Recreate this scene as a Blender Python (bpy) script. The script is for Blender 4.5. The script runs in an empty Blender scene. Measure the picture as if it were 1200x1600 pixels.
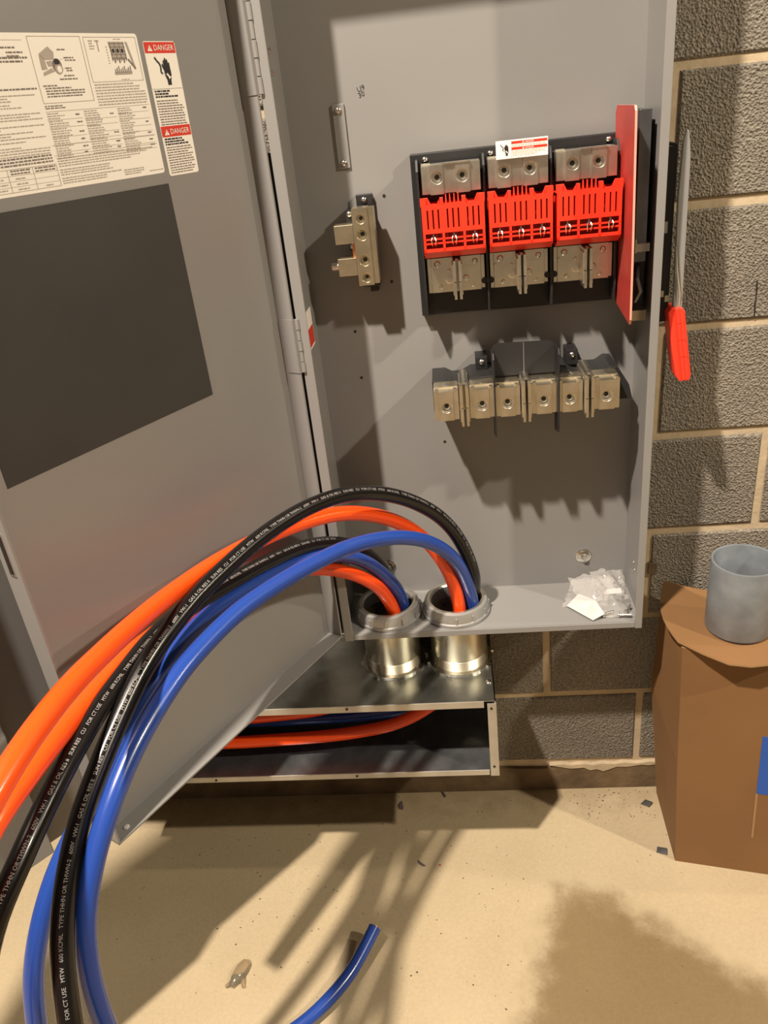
import bpy, bmesh, math, random
from mathutils import Vector, Matrix
random.seed(7)

# ------------------------------------------------------------------ camera, world, lights, exposure
scn = bpy.context.scene
C = scn.collection
cam_data = bpy.data.cameras.new('camera')
cam = bpy.data.objects.new('camera', cam_data)
C.objects.link(cam)
cam_data.sensor_fit = 'VERTICAL'
cam_data.sensor_height = 36.0
cam_data.lens = 1230.0 / 1600.0 * 36.0
cam_data.clip_start = 0.02
_r = Vector((0.99282, 0.06236, -0.10207)); _f = Vector((-0.10219, 0.88564, -0.45300)); _u = Vector((0.06215, 0.46018, 0.88565))
_m = Matrix.Identity(4)
for _i in range(3):
    _m[_i][0] = _r[_i]; _m[_i][1] = _u[_i]; _m[_i][2] = -_f[_i]
_m[0][3], _m[1][3], _m[2][3] = -0.36105, -1.40203, 1.40917
cam.matrix_world = _m
scn.camera = cam

world = bpy.data.worlds.new('world'); scn.world = world
world.use_nodes = True
bg = world.node_tree.nodes['Background']
bg.inputs[0].default_value = (1.0, 0.84, 0.62, 1.0)
bg.inputs[1].default_value = 0.009

def lamp(name, loc, power, color, radius):
    d = bpy.data.lights.new(name, 'POINT'); d.energy = power; d.color = color; d.shadow_soft_size = radius
    o = bpy.data.objects.new(name, d); C.objects.link(o); o.location = loc
    return o
lamp('ceiling_bulb', (-1.45, -1.80, 4.05), 1120.0, (1.0, 0.87, 0.73), 0.06)
lamp('ceiling_bulb', (2.05, -1.62, 3.05), 300.0, (1.0, 0.87, 0.68), 0.05)
lamp('ceiling_bulb', (3.85, -0.50, 3.20), 200.0, (1.0, 0.87, 0.68), 0.05)

vs = scn.view_settings
vs.view_transform = 'Standard'; vs.look = 'None'; vs.exposure = 0.0; vs.gamma = 1.0; vs.use_curve_mapping = False

# ------------------------------------------------------------------ helpers
FLOOR = -0.083
ORG = {}                                  # world origin of every empty / part

def lin(c):
    return tuple(((x / 255.0) / 12.92 if x / 255.0 <= 0.04045 else ((x / 255.0 + 0.055) / 1.055) ** 2.4) for x in c)

def mat(name, col, rough=0.5, metal=0.0, var=0.0, vscale=8.0, bump=0.0, bscale=60.0, spec=0.5, coat=0.0, col2=None, detail=6.0, rvar=0.0):
    m = bpy.data.materials.new(name); m.use_nodes = True
    nt = m.node_tree; b = nt.nodes['Principled BSDF']
    b.inputs['Roughness'].default_value = rough; b.inputs['Metallic'].default_value = metal
    b.inputs['Specular IOR Level'].default_value = spec
    if coat: b.inputs['Coat Weight'].default_value = coat; b.inputs['Coat Roughness'].default_value = 0.15
    b.inputs['Base Color'].default_value = (*col, 1)
    tc = nt.nodes.new('ShaderNodeTexCoord')
    if var or col2 or rvar:
        n = nt.nodes.new('ShaderNodeTexNoise'); n.inputs['Scale'].default_value = vscale; n.inputs['Detail'].default_value = detail
        nt.links.new(tc.outputs['Object'], n.inputs['Vector'])
        r = nt.nodes.new('ShaderNodeValToRGB')
        c2 = col2 if col2 else tuple(min(1, x * (1 + var)) for x in col)
        c1 = col if col2 else tuple(x * (1 - var) for x in col)
        r.color_ramp.elements[0].position = 0.32; r.color_ramp.elements[1].position = 0.68
        r.color_ramp.elements[0].color = (*c1, 1); r.color_ramp.elements[1].color = (*c2, 1)
        nt.links.new(n.outputs['Fac'], r.inputs['Fac'])
        nt.links.new(r.outputs['Color'], b.inputs['Base Color'])
        if rvar:
            mr = nt.nodes.new('ShaderNodeMapRange'); mr.inputs['To Min'].default_value = max(0.05, rough - rvar); mr.inputs['To Max'].default_value = rough + rvar
            nt.links.new(n.outputs['Fac'], mr.inputs['Value']); nt.links.new(mr.outputs['Result'], b.inputs['Roughness'])
    if bump:
        n2 = nt.nodes.new('ShaderNodeTexNoise'); n2.inputs['Scale'].default_value = bscale; n2.inputs['Detail'].default_value = 4
        nt.links.new(tc.outputs['Object'], n2.inputs['Vector'])
        bp = nt.nodes.new('ShaderNodeBump'); bp.inputs['Strength'].default_value = bump; bp.inputs['Distance'].default_value = 0.004
        nt.links.new(n2.outputs['Fac'], bp.inputs['Height']); nt.links.new(bp.outputs['Normal'], b.inputs['Normal'])
    return m

def empty(name, loc, label=None, cat=None, group=None, kind=None):
    o = bpy.data.objects.new(name, None); C.objects.link(o); o.location = loc
    o.empty_display_size = 0.05
    ORG[o] = Vector(loc)
    tag(o, label, cat, group, kind)
    return o

def tag(o, label=None, cat=None, group=None, kind=None):
    if label: o['label'] = label
    if cat: o['category'] = cat
    if group: o['group'] = group
    if kind: o['kind'] = kind
    return o

class MB:
    """collects shapes in world coordinates, then links them as one mesh object"""
    def __init__(s): s.v = []; s.f = []; s.m = []
    def add(s, vs_, fs_, mi=0):
        k = len(s.v); s.v += [tuple(p) for p in vs_]
        s.f += [tuple(k + i for i in f) for f in fs_]; s.m += [mi] * len(fs_)
        return s
    def box(s, x0, x1, y0, y1, z0, z1, mi=0, fn=None):
        if x0 > x1: x0, x1 = x1, x0
        if y0 > y1: y0, y1 = y1, y0
        if z0 > z1: z0, z1 = z1, z0
        p = [(x0,y0,z0),(x1,y0,z0),(x1,y1,z0),(x0,y1,z0),(x0,y0,z1),(x1,y0,z1),(x1,y1,z1),(x0,y1,z1)]
        if fn: p = [fn(*a) for a in p]
        return s.add(p, [(0,3,2,1),(4,5,6,7),(0,1,5,4),(1,2,6,5),(2,3,7,6),(3,0,4,7)], mi)
    def prism(s, poly, a0, a1, axis='y', mi=0, fn=None):
        """poly: 2-D outline in the two other axes, extruded along axis"""
        n = len(poly)
        def P(p, a):
            q = {'y': (p[0], a, p[1]), 'x': (a, p[0], p[1]), 'z': (p[0], p[1], a)}[axis]
            return fn(*q) if fn else q
        vs_ = [P(p, a0) for p in poly] + [P(p, a1) for p in poly]
        fs_ = [tuple(range(n)), tuple(range(2*n-1, n-1, -1))] + [(i, n+i, n+(i+1) % n, (i+1) % n) for i in range(n)]
        return s.add(vs_, fs_, mi)
    def lathe(s, prof, o, axis=(0,0,1), n=24, mi=0, closed=False):
        """prof: (radius, height) points spun round axis through o"""
        A = Vector(axis).normalized(); X = A.orthogonal().normalized(); Y = A.cross(X); O = Vector(o)
        vs_ = []; fs_ = []
        for (r, h) in prof:
            for i in range(n):
                t = 2*math.pi*i/n
                vs_.append(O + A*h + X*(r*math.cos(t)) + Y*(r*math.sin(t)))
        m = len(prof)
        for j in range(m-1 if not closed else m):
            a = j*n; b = ((j+1) % m)*n
            for i in range(n): fs_.append((a+i, a+(i+1) % n, b+(i+1) % n, b+i))
        if not closed:
            if prof[0][0] > 0: fs_.append(tuple(range(n-1, -1, -1)))
            if prof[-1][0] > 0: fs_.append(tuple((m-1)*n+i for i in range(n)))
        return s.add(vs_, fs_, mi)
    def cyl(s, o, axis, r, h, n=16, mi=0, ch=0.0):
        if ch: return s.lathe([(r-ch,0),(r,ch),(r,h-ch),(r-ch,h)], o, axis, n, mi)
        return s.lathe([(r,0),(r,h)], o, axis, n, mi)
    def tube(s, path, r, n=12, mi=0, cap=True):
        P = [Vector(p) for p in path]; m = len(P)
        T = []
        for i in range(m):
            t = P[min(i+1, m-1)] - P[max(i-1, 0)]; T.append(t.normalized())
        nrm = T[0].orthogonal().normalized(); vs_ = []; fs_ = []
        for i in range(m):
            nrm = (nrm - T[i]*nrm.dot(T[i])).normalized(); bn = T[i].cross(nrm)
            rr = r[i] if isinstance(r, (list, tuple)) else r
            for k in range(n):
                t = 2*math.pi*k/n; vs_.append(P[i] + nrm*(rr*math.cos(t)) + bn*(rr*math.sin(t)))
        for i in range(m-1):
            for k in range(n): fs_.append((i*n+k, i*n+(k+1) % n, (i+1)*n+(k+1) % n, (i+1)*n+k))
        if cap: fs_ += [tuple(range(n-1, -1, -1)), tuple((m-1)*n+k for k in range(n))]
        return s.add(vs_, fs_, mi)
    def holeface(s, a0, a1, b0, b1, ca, cb, r, plane, n=16, mi=0):
        """flat rectangle with a round hole; plane(a,b) -> world point"""
        seg = n
        inner = [(ca + r*math.cos(2*math.pi*(i+0.5)/seg), cb + r*math.sin(2*math.pi*(i+0.5)/seg)) for i in range(seg)]
        outer = []
        for i in range(seg):
            t = 2*math.pi*(i+0.5)/seg; dx, dy = math.cos(t), math.sin(t)
            tx = ((a1-ca)/dx if dx > 1e-9 else ((a0-ca)/dx if dx < -1e-9 else 1e9))
            ty = ((b1-cb)/dy if dy > 1e-9 else ((b0-cb)/dy if dy < -1e-9 else 1e9))
            k = min(tx, ty); outer.append((ca+dx*k, cb+dy*k))
        corners = [(a1,b1),(a0,b1),(a0,b0),(a1,b0)]
        vs_ = [plane(*p) for p in inner] + [plane(*p) for p in outer] + [plane(*p) for p in corners]
        fs_ = []
        def side(p):
            e = 1e-7
            if abs(p[0]-a1) < e: return 0
            if abs(p[1]-b1) < e: return 1
            if abs(p[0]-a0) < e: return 2
            return 3
        cmap = {(0,1): 0, (1,2): 1, (2,3): 2, (3,0): 3}
        for i in range(seg):
            j = (i+1) % seg; a, b = side(outer[i]), side(outer[j])
            if a == b: fs_.append((i, seg+i, seg+j, j))
            elif (a, b) in cmap: fs_.append((i, seg+i, 2*seg+cmap[(a, b)], seg+j, j))
            else: fs_.append((i, seg+i, seg+j, j))
        return s.add(vs_, fs_, mi)
    def mesh(s, name, mats, smooth=False, org=Vector((0,0,0))):
        me = bpy.data.meshes.new(name)
        me.from_pydata([tuple(Vector(p)-org) for p in s.v], [], s.f)
        if not isinstance(mats, (list, tuple)): mats = [mats]
        for m in mats: me.materials.append(m)
        for p, mi in zip(me.polygons, s.m): p.material_index = mi
        bm = bmesh.new(); bm.from_mesh(me)
        bmesh.ops.recalc_face_normals(bm, faces=bm.faces)
        bm.to_mesh(me); bm.free()
        if smooth:
            for p in me.polygons: p.use_smooth = True
            me.set_sharp_from_angle(angle=math.radians(38))
        return me
    def build(s, name, mats, parent=None, smooth=False, bevel=0.0, org=None):
        o0 = ORG[parent] if parent is not None else (Vector(org) if org is not None else Vector((0,0,0)))
        o = bpy.data.objects.new(name, s.mesh(name, mats, smooth, o0)); C.objects.link(o)
        if parent is not None: o.parent = parent
        else: o.location = o0
        ORG[o] = o0
        if bevel:
            b = o.modifiers.new('bevel', 'BEVEL'); b.width = bevel; b.segments = 2; b.limit_method = 'ANGLE'
        return o

def inst(name, me, parent, loc):
    """one more object sharing a mesh, at world position loc, as a part of parent"""
    o = bpy.data.objects.new(name, me); C.objects.link(o); o.parent = parent
    o.location = Vector(loc) - ORG[parent]; ORG[o] = Vector(loc)
    return o

_font = {}
def glyphs(text):
    """flat letters of the built-in font: list of vertices (x right, y up, em = 1) and faces, plus total width"""
    if text in _font: return _font[text]
    cu = bpy.data.curves.new('lettering', 'FONT'); cu.body = text; cu.size = 1.0; cu.resolution_u = 2
    o = bpy.data.objects.new('lettering', cu); C.objects.link(o)
    bpy.context.view_layer.update()
    me = o.evaluated_get(bpy.context.evaluated_depsgraph_get()).to_mesh()
    v = [(p.co.x, p.co.y) for p in me.vertices]; f = [tuple(p.vertices) for p in me.polygons]
    o.to_mesh_clear()
    bpy.data.objects.remove(o); bpy.data.curves.remove(cu)
    w = max((p[0] for p in v), default=0)
    _font[text] = (v, f, w)
    return _font[text]

# ------------------------------------------------------------------ materials
M = {}
M['paint'] = mat('grey_enclosure_paint', (0.245, 0.240, 0.233), 0.36, var=0.03, vscale=3, bump=0.02, bscale=500)
M['paint_dark'] = mat('black_door_coating', (0.035, 0.033, 0.031), 0.6, var=0.1, vscale=6)
M['galv'] = mat('galvanised_sheet', (0.37, 0.38, 0.36), 0.30, 0.95, var=0.14, vscale=30, rvar=0.08)
M['galv_dull'] = mat('dull_galvanised_steel', (0.25, 0.265, 0.27), 0.40, 0.85, var=0.16, vscale=26, rvar=0.1)
M['galv_lit'] = mat('lit_tan_galvanised', (0.52, 0.49, 0.43), 0.38, 0.6, var=0.1, vscale=20)  # galvanised lips and end, with a warm lit tone put into the colour
M['zinc'] = mat('zinc_casting', (0.42, 0.42, 0.41), 0.38, 0.55, var=0.08, vscale=20)
M['alu'] = mat('tin_plated_aluminium', (0.78, 0.74, 0.65), 0.35, 1.0, var=0.08, vscale=40, rvar=0.06)
M['brassy'] = mat('yellowish_plated_metal', (0.72, 0.64, 0.47), 0.28, 0.95, var=0.1, vscale=40)
M['plate'] = mat('bright_plated_steel', (0.90, 0.87, 0.78), 0.30, 1.0, var=0.08, vscale=30, rvar=0.06)
M['steel'] = mat('bright_steel', (0.75, 0.73, 0.68), 0.22, 1.0)
M['hole'] = mat('dark_bore', (0.015, 0.013, 0.011), 0.6)
M['blackp'] = mat('black_moulded_plastic', (0.017, 0.017, 0.018), 0.42)
M['blackp2'] = mat('matt_black_fibre', (0.020, 0.020, 0.020), 0.5)
M['redp'] = mat('red_plastic', (0.86, 0.040, 0.016), 0.38)
M['redb'] = mat('red_fibre_board', (0.43, 0.045, 0.035), 0.42, var=0.15, vscale=14)
M['rededge'] = mat('pink_board_edge', (0.80, 0.36, 0.28), 0.6)
M['darkred'] = mat('deep_red_plastic', (0.30, 0.012, 0.008), 0.5)
M['paper'] = mat('label_paper', (0.90, 0.87, 0.80), 0.5)
M['ink'] = mat('label_ink', (0.20, 0.165, 0.145), 0.6)
M['inkgrey'] = mat('grey_label_ink', (0.42, 0.37, 0.32), 0.6)
M['inkblack'] = mat('black_label_ink', (0.015, 0.013, 0.016), 0.5)
M['inkred'] = mat('red_label_ink', (0.66, 0.035, 0.015), 0.5)
M['white'] = mat('white_plastic', (0.60, 0.59, 0.57), 0.5)
M['orange'] = mat('orange_cable_jacket', (1.0, 0.085, 0.006), 0.30, coat=0.25)
M['blue'] = mat('blue_cable_jacket', (0.017, 0.060, 0.32), 0.27, coat=0.25)
M['black'] = mat('black_cable_jacket', (0.007, 0.006, 0.006), 0.24, spec=0.35, coat=0.08)
M['print'] = mat('white_cable_print', (0.30, 0.29, 0.28), 0.6)
M['copper'] = mat('bare_copper', (0.75, 0.32, 0.16), 0.35, 1.0)
M['card'] = mat('brown_cardboard', (0.225, 0.114, 0.042), 0.75, var=0.07, vscale=5, bump=0.05, bscale=90)
M['cardedge'] = mat('cardboard_edge', (0.36, 0.215, 0.10), 0.8)
M['tape'] = mat('blue_masking_tape', (0.02, 0.10, 0.46), 0.6)
M['gluem'] = mat('hardened_clear_glue', (0.80, 0.70, 0.52), 0.08)
M['gluem'].node_tree.nodes['Principled BSDF'].inputs['Transmission Weight'].default_value = 0.85
M['grit'] = mat('dark_grit', (0.10, 0.075, 0.05), 0.8)
M['purple'] = mat('grey_purple_shaving', (0.12, 0.09, 0.10), 0.5)

def block_material():
    m = bpy.data.materials.new('split_grey_block'); m.use_nodes = True
    nt = m.node_tree; b = nt.nodes['Principled BSDF']; b.inputs['Roughness'].default_value = 0.85; b.inputs['Specular IOR Level'].default_value = 0.25
    tc = nt.nodes.new('ShaderNodeTexCoord'); oi = nt.nodes.new('ShaderNodeObjectInfo')
    n = nt.nodes.new('ShaderNodeTexNoise'); n.inputs['Scale'].default_value = 190; n.inputs['Detail'].default_value = 6
    n3 = nt.nodes.new('ShaderNodeTexNoise'); n3.inputs['Scale'].default_value = 7; n3.inputs['Detail'].default_value = 4
    geo = nt.nodes.new('ShaderNodeNewGeometry')
    for k in (n, n3): nt.links.new(geo.outputs['Position'], k.inputs['Vector'])
    r = nt.nodes.new('ShaderNodeValToRGB')
    e = r.color_ramp.elements
    e[0].position = 0.30; e[0].color = (0.150, 0.133, 0.108, 1); e[1].position = 0.72; e[1].color = (0.335, 0.302, 0.252, 1)
    nt.links.new(n.outputs['Fac'], r.inputs['Fac'])
    mx = nt.nodes.new('ShaderNodeMix'); mx.data_type = 'RGBA'; mx.blend_type = 'MULTIPLY'; mx.inputs['Factor'].default_value = 1.0
    r2 = nt.nodes.new('ShaderNodeValToRGB'); e2 = r2.color_ramp.elements
    e2[0].position = 0.25; e2[0].color = (0.78, 0.78, 0.80, 1); e2[1].position = 0.8; e2[1].color = (1.12, 1.10, 1.06, 1)
    nt.links.new(n3.outputs['Fac'], r2.inputs['Fac'])
    nt.links.new(r.outputs['Color'], mx.inputs[6]); nt.links.new(r2.outputs['Color'], mx.inputs[7])
    mx2 = nt.nodes.new('ShaderNodeMix'); mx2.data_type = 'RGBA'; mx2.blend_type = 'MULTIPLY'; mx2.inputs['Factor'].default_value = 1.0
    mr = nt.nodes.new('ShaderNodeMapRange'); mr.inputs['To Min'].default_value = 0.88; mr.inputs['To Max'].default_value = 1.10
    nt.links.new(oi.outputs['Random'], mr.inputs['Value'])
    nt.links.new(mx.outputs[2], mx2.inputs[6]); nt.links.new(mr.outputs['Result'], mx2.inputs[7])
    nt.links.new(mx2.outputs[2], b.inputs['Base Color'])
    v = nt.nodes.new('ShaderNodeTexVoronoi'); v.inputs['Scale'].default_value = 260
    nt.links.new(geo.outputs['Position'], v.inputs['Vector'])
    ad = nt.nodes.new('ShaderNodeMath'); ad.operation = 'ADD'
    nt.links.new(v.outputs['Distance'], ad.inputs[0]); nt.links.new(n.outputs['Fac'], ad.inputs[1])
    bp = nt.nodes.new('ShaderNodeBump'); bp.inputs['Strength'].default_value = 0.75; bp.inputs['Distance'].default_value = 0.0045
    nt.links.new(ad.outputs[0], bp.inputs['Height']); nt.links.new(bp.outputs['Normal'], b.inputs['Normal'])
    return m
M['block'] = block_material()
M['mortar'] = mat('tan_mortar', (0.50, 0.405, 0.275), 0.85, var=0.12, vscale=18, bump=0.3, bscale=120, spec=0.2)
M['bouncewall'] = mat('bounce_wall_grey', (0.105, 0.095, 0.082), 0.8, var=0.1, vscale=2.0)
M['footing'] = mat('dirty_footing', (0.15, 0.105, 0.06), 0.9, var=0.35, vscale=12, bump=0.4, bscale=70, spec=0.2)

def floor_material():
    m = bpy.data.materials.new('concrete_floor'); m.use_nodes = True
    nt = m.node_tree; b = nt.nodes['Principled BSDF']; b.inputs['Roughness'].default_value = 0.62; b.inputs['Specular IOR Level'].default_value = 0.35
    geo = nt.nodes.new('ShaderNodeNewGeometry'); sp = nt.nodes.new('ShaderNodeSeparateXYZ'); nt.links.new(geo.outputs['Position'], sp.inputs[0])
    def noise(s, d):
        n = nt.nodes.new('ShaderNodeTexNoise'); n.inputs['Scale'].default_value = s; n.inputs['Detail'].default_value = d
        nt.links.new(geo.outputs['Position'], n.inputs['Vector']); return n.outputs['Fac']
    def math_(op, a, b_=None, clamp=False):
        k = nt.nodes.new('ShaderNodeMath'); k.operation = op; k.use_clamp = clamp
        for i, x in enumerate((a, b_)):
            if x is None: continue
            if isinstance(x, (int, float)): k.inputs[i].default_value = x
            else: nt.links.new(x, k.inputs[i])
        return k.outputs[0]
    big, fine, mid = noise(3.0, 6), noise(160, 4), noise(22, 5)
    r = nt.nodes.new('ShaderNodeValToRGB'); e = r.color_ramp.elements
    e[0].position = 0.3; e[0].color = (0.410, 0.325, 0.203, 1); e[1].position = 0.7; e[1].color = (0.525, 0.430, 0.282, 1)
    mixf = math_('ADD', math_('MULTIPLY', big, 0.65), math_('MULTIPLY', fine, 0.35))
    nt.links.new(mixf, r.inputs['Fac'])
    # dark patch: a blotchy-edged wedge where the floor colour is darkened
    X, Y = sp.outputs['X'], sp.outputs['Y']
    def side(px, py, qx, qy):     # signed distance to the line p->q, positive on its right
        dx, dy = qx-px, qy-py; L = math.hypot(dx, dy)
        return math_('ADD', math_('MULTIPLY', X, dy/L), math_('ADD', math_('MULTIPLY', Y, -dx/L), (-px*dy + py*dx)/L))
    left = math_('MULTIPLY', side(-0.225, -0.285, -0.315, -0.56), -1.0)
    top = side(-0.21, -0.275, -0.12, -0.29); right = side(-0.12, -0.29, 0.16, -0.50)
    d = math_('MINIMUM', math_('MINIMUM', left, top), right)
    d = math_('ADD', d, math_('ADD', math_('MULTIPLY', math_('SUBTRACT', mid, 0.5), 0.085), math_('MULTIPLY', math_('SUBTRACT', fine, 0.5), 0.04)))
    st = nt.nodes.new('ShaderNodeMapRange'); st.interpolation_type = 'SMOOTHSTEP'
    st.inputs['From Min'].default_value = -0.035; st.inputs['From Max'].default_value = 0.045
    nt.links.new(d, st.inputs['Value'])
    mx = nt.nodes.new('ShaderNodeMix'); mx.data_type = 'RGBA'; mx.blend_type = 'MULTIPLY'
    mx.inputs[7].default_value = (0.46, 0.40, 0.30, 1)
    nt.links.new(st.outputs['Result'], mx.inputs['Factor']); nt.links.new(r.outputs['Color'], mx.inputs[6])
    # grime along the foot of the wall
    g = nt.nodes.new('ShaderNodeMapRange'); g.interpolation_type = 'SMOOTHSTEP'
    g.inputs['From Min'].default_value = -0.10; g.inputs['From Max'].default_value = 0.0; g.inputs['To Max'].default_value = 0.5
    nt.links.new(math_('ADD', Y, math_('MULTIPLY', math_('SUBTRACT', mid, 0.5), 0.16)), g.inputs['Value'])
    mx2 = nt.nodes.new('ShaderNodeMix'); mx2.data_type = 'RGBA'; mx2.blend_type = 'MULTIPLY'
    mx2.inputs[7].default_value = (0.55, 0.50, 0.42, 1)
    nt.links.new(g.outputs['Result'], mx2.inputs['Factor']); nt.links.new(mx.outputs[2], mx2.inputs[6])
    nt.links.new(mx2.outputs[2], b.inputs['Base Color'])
    bp = nt.nodes.new('ShaderNodeBump'); bp.inputs['Strength'].default_value = 0.12; bp.inputs['Distance'].default_value = 0.003
    nt.links.new(fine, bp.inputs['Height']); nt.links.new(bp.outputs['Normal'], b.inputs['Normal'])
    return m
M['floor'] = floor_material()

def film_material():
    m = bpy.data.materials.new('clear_poly_film'); m.use_nodes = True
    nt = m.node_tree; out = nt.nodes['Material Output']; b = nt.nodes['Principled BSDF']
    b.inputs['Base Color'].default_value = (0.85, 0.83, 0.80, 1); b.inputs['Roughness'].default_value = 0.18
    t = nt.nodes.new('ShaderNodeBsdfTransparent'); mx = nt.nodes.new('ShaderNodeMixShader'); mx.inputs[0].default_value = 0.26
    nt.links.new(t.outputs[0], mx.inputs[1]); nt.links.new(b.outputs[0], mx.inputs[2]); nt.links.new(mx.outputs[0], out.inputs['Surface'])
    return m
M['film'] = film_material()
M['pipe'] = mat('weathered_galvanised_pipe', (0.27, 0.30, 0.33), 0.5, 0.45, var=0.2, vscale=18, rvar=0.1)

# ------------------------------------------------------------------ structure: floor and block wall
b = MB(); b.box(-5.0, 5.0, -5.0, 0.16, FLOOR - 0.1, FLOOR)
tag(b.build('floor', M['floor']), 'pale tan concrete floor with a dark patch', None, None, 'structure')

U = 0.2032
b = MB(); b.box(-2.64, 1.83, 0.0045, 0.15, FLOOR, 12*U)
wall = tag(b.build('wall_back', M['mortar']), 'grey concrete block wall with tan mortar joints', None, None, 'structure')

def block_mesh(w, seed):
    rnd = random.Random(seed); q = MB(); h = U - 0.0150; w -= 0.0150
    c = 0.0035
    j = lambda: rnd.uniform(-0.0012, 0.0012)
    pts = []
    for (ins, y) in ((0, 0.10), (0, c), (c, 0.0)):
        for (sx, sz) in ((-1,-1),(1,-1),(1,1),(-1,1)):
            pts.append((sx*(w/2-ins)+j(), y + (j()*0.6 if y < 0.05 else 0), sz*(h/2-ins)+j()))
    fs_ = [(8,9,10,11)]
    for k in (0, 4):
        for i in range(4): fs_.append((k+i, k+(i+1) % 4, k+4+(i+1) % 4, k+4+i))
    q.add(pts, fs_)
    return q.mesh('concrete_block', M['block'])
full = [block_mesh(2*U, s) for s in range(6)]
cuts = {}
for k in range(12):
    off = 0 if k % 2 == 0 else 1
    edges = [(-14 + off + 2*i) for i in range(13)]
    for a in edges:
        x0, x1 = max(a*U, -2.64), min((a+2)*U, 1.83)
        if x1 - x0 < 0.05: continue
        if x1 - x0 > 2*U - 0.001: me = full[random.randrange(6)]
        else:
            key = round(x1-x0, 3)
            if key not in cuts: cuts[key] = block_mesh(x1-x0, 91)
            me = cuts[key]
        inst('concrete_block', me, wall, ((x0+x1)/2, random.uniform(-0.0008, 0.0008), (k+0.5)*U))
b = MB(); b.box(-5.0, 5.0, -5.15, -5.0, FLOOR, 4.6); tag(b.build('bounce_wall', M['bouncewall']), 'plain unseen wall behind the camera, added for bounce light', None, None, 'structure')  # unseen wall, put in to bounce light and show in the metal
# footing strip below the first bed joint, crack and ragged mortar lip
b = MB()
xs = [-2.64 + 0.09*i for i in range(50)]
for i in range(49):
    h0, h1 = -0.012 + 0.006*math.sin(i*2.3), -0.012 + 0.006*math.sin((i+1)*2.3)
    b.prism([(xs[i], FLOOR), (xs[i+1], FLOOR), (xs[i+1], h1), (xs[i], h0)], -0.004, 0.05, 'y')
b.build('footing_strip', M['footing'], wall)
b = MB()
top = [(-0.20, -0.004), (-0.17, -0.002), (-0.15, -0.006), (-0.12, -0.003), (-0.10, -0.007), (-0.08, -0.003), (-0.05, -0.006), (-0.03, -0.002), (0.0, -0.005), (0.03, -0.001), (0.06, -0.003)]
bot = [(0.06, -0.008), (0.03, -0.012), (0.01, -0.010), (-0.02, -0.015), (-0.045, -0.014), (-0.06, -0.021), (-0.075, -0.027), (-0.09, -0.020), (-0.105, -0.023), (-0.12, -0.014), (-0.15, -0.016), (-0.18, -0.009)]
b.prism(top + bot, -0.006, 0.02, 'y')
b.build('mortar_lip', M['mortar'], wall)
b = MB(); b.tube([(0.1548, 0.0, 1.089), (0.1556, -0.0008, 1.074), (0.1562, 0.0, 1.0588), (0.1556, -0.0008, 1.045), (0.1566, 0.0, 1.0258)], 0.0016, 6)
b.build('black_mark', M['hole'], wall)
b = MB(); b.box(0.002, 0.018, -0.004, 0.01, 0.514, 0.538); b.build('repair_patch', M['footing'], wall)

# ------------------------------------------------------------------ switch enclosure with its door
XL, XR, YB, YF, ZB, ZT = -0.605, -0.046, -0.020, -0.164, 0.514, 1.752
NIP = [(-0.525, -0.097), (-0.390, -0.097)]
enc = empty('switch_enclosure', (-0.325, -0.012, 0.50), 'tall open grey steel switch enclosure fixed to the block wall', 'enclosure')
b = MB(); b.box(XL, XR, YB, YB + 0.008, ZB - 0.004, ZT); back = b.build('back_panel', M['paint'], enc)
b = MB(); b.box(XL, XL + 0.003, YF, YB, ZB - 0.004, ZT); lside = b.build('side_panel', M['paint'], enc)
b = MB(); b.box(XR - 0.003, XR, YF, YB, ZB - 0.004, ZT); rside = b.build('side_panel', M['paint'], enc)
b = MB(); b.box(XL, XR, YF, YB, ZT - 0.003, ZT); b.box(XL, XR, YF - 0.002, YF + 0.001, ZT - 0.014, ZT); b.build('top_panel', M['paint'], enc)
def plate_holes(b, x0, x1, y0, y1, z0, z1, holes, r, mi=0):
    cells = [x0] + [(holes[i][0] + holes[i+1][0])/2 for i in range(len(holes)-1)] + [x1]
    for (hx, hy), a0, a1 in zip(holes, cells[:-1], cells[1:]):
        for z in (z0, z1): b.holeface(a0, a1, y0, y1, hx, hy, r, lambda a, c, z=z: (a, c, z), 24, mi)
        b.lathe([(r, 0), (r, z1-z0)], (hx, hy, z0), (0,0,1), 24, mi, closed=False)
        b.f = b.f[:-2]; b.m = b.m[:-2]
    b.add([(x0,y0,z0),(x1,y0,z0),(x1,y0,z1),(x0,y0,z1)], [(0,1,2,3)], mi); b.add([(x0,y1,z0),(x1,y1,z0),(x1,y1,z1),(x0,y1,z1)], [(0,1,2,3)], mi)
    b.add([(x0,y0,z0),(x0,y1,z0),(x0,y1,z1),(x0,y0,z1)], [(0,1,2,3)], mi); b.add([(x1,y0,z0),(x1,y1,z0),(x1,y1,z1),(x1,y0,z1)], [(0,1,2,3)], mi)
b = MB(); plate_holes(b, XL + 0.003, XR - 0.003, YF, YB, ZB - 0.003, ZB, NIP, 0.0575); b.build('bottom_panel', M['paint'], enc)
b = MB(); b.box(XL + 0.0142, XR - 0.0132, YF - 0.003, YF - 0.0002, ZB - 0.012, ZB); b.build('bottom_lip', M['paint'], enc, bevel=0.0008)
b = MB(); b.box(XL - 0.003, XL + 0.014, YF - 0.0035, YF - 0.0002, ZB - 0.014, ZT); b.build('front_flange', M['paint'], enc, bevel=0.0012)
b = MB(); b.box(XR - 0.013, XR, YF - 0.0035, YF - 0.0002, ZB - 0.014, ZT); b.build('front_flange', M['paint'], enc, bevel=0.0012)

b = MB(); b.box(XL - 0.016, XL - 0.0005, -0.158, -0.146, ZB, 1.37); b.build('gap_shade_strip', M['blackp'], enc)  # added black strip that makes the hinge gap read as deep shade

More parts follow.
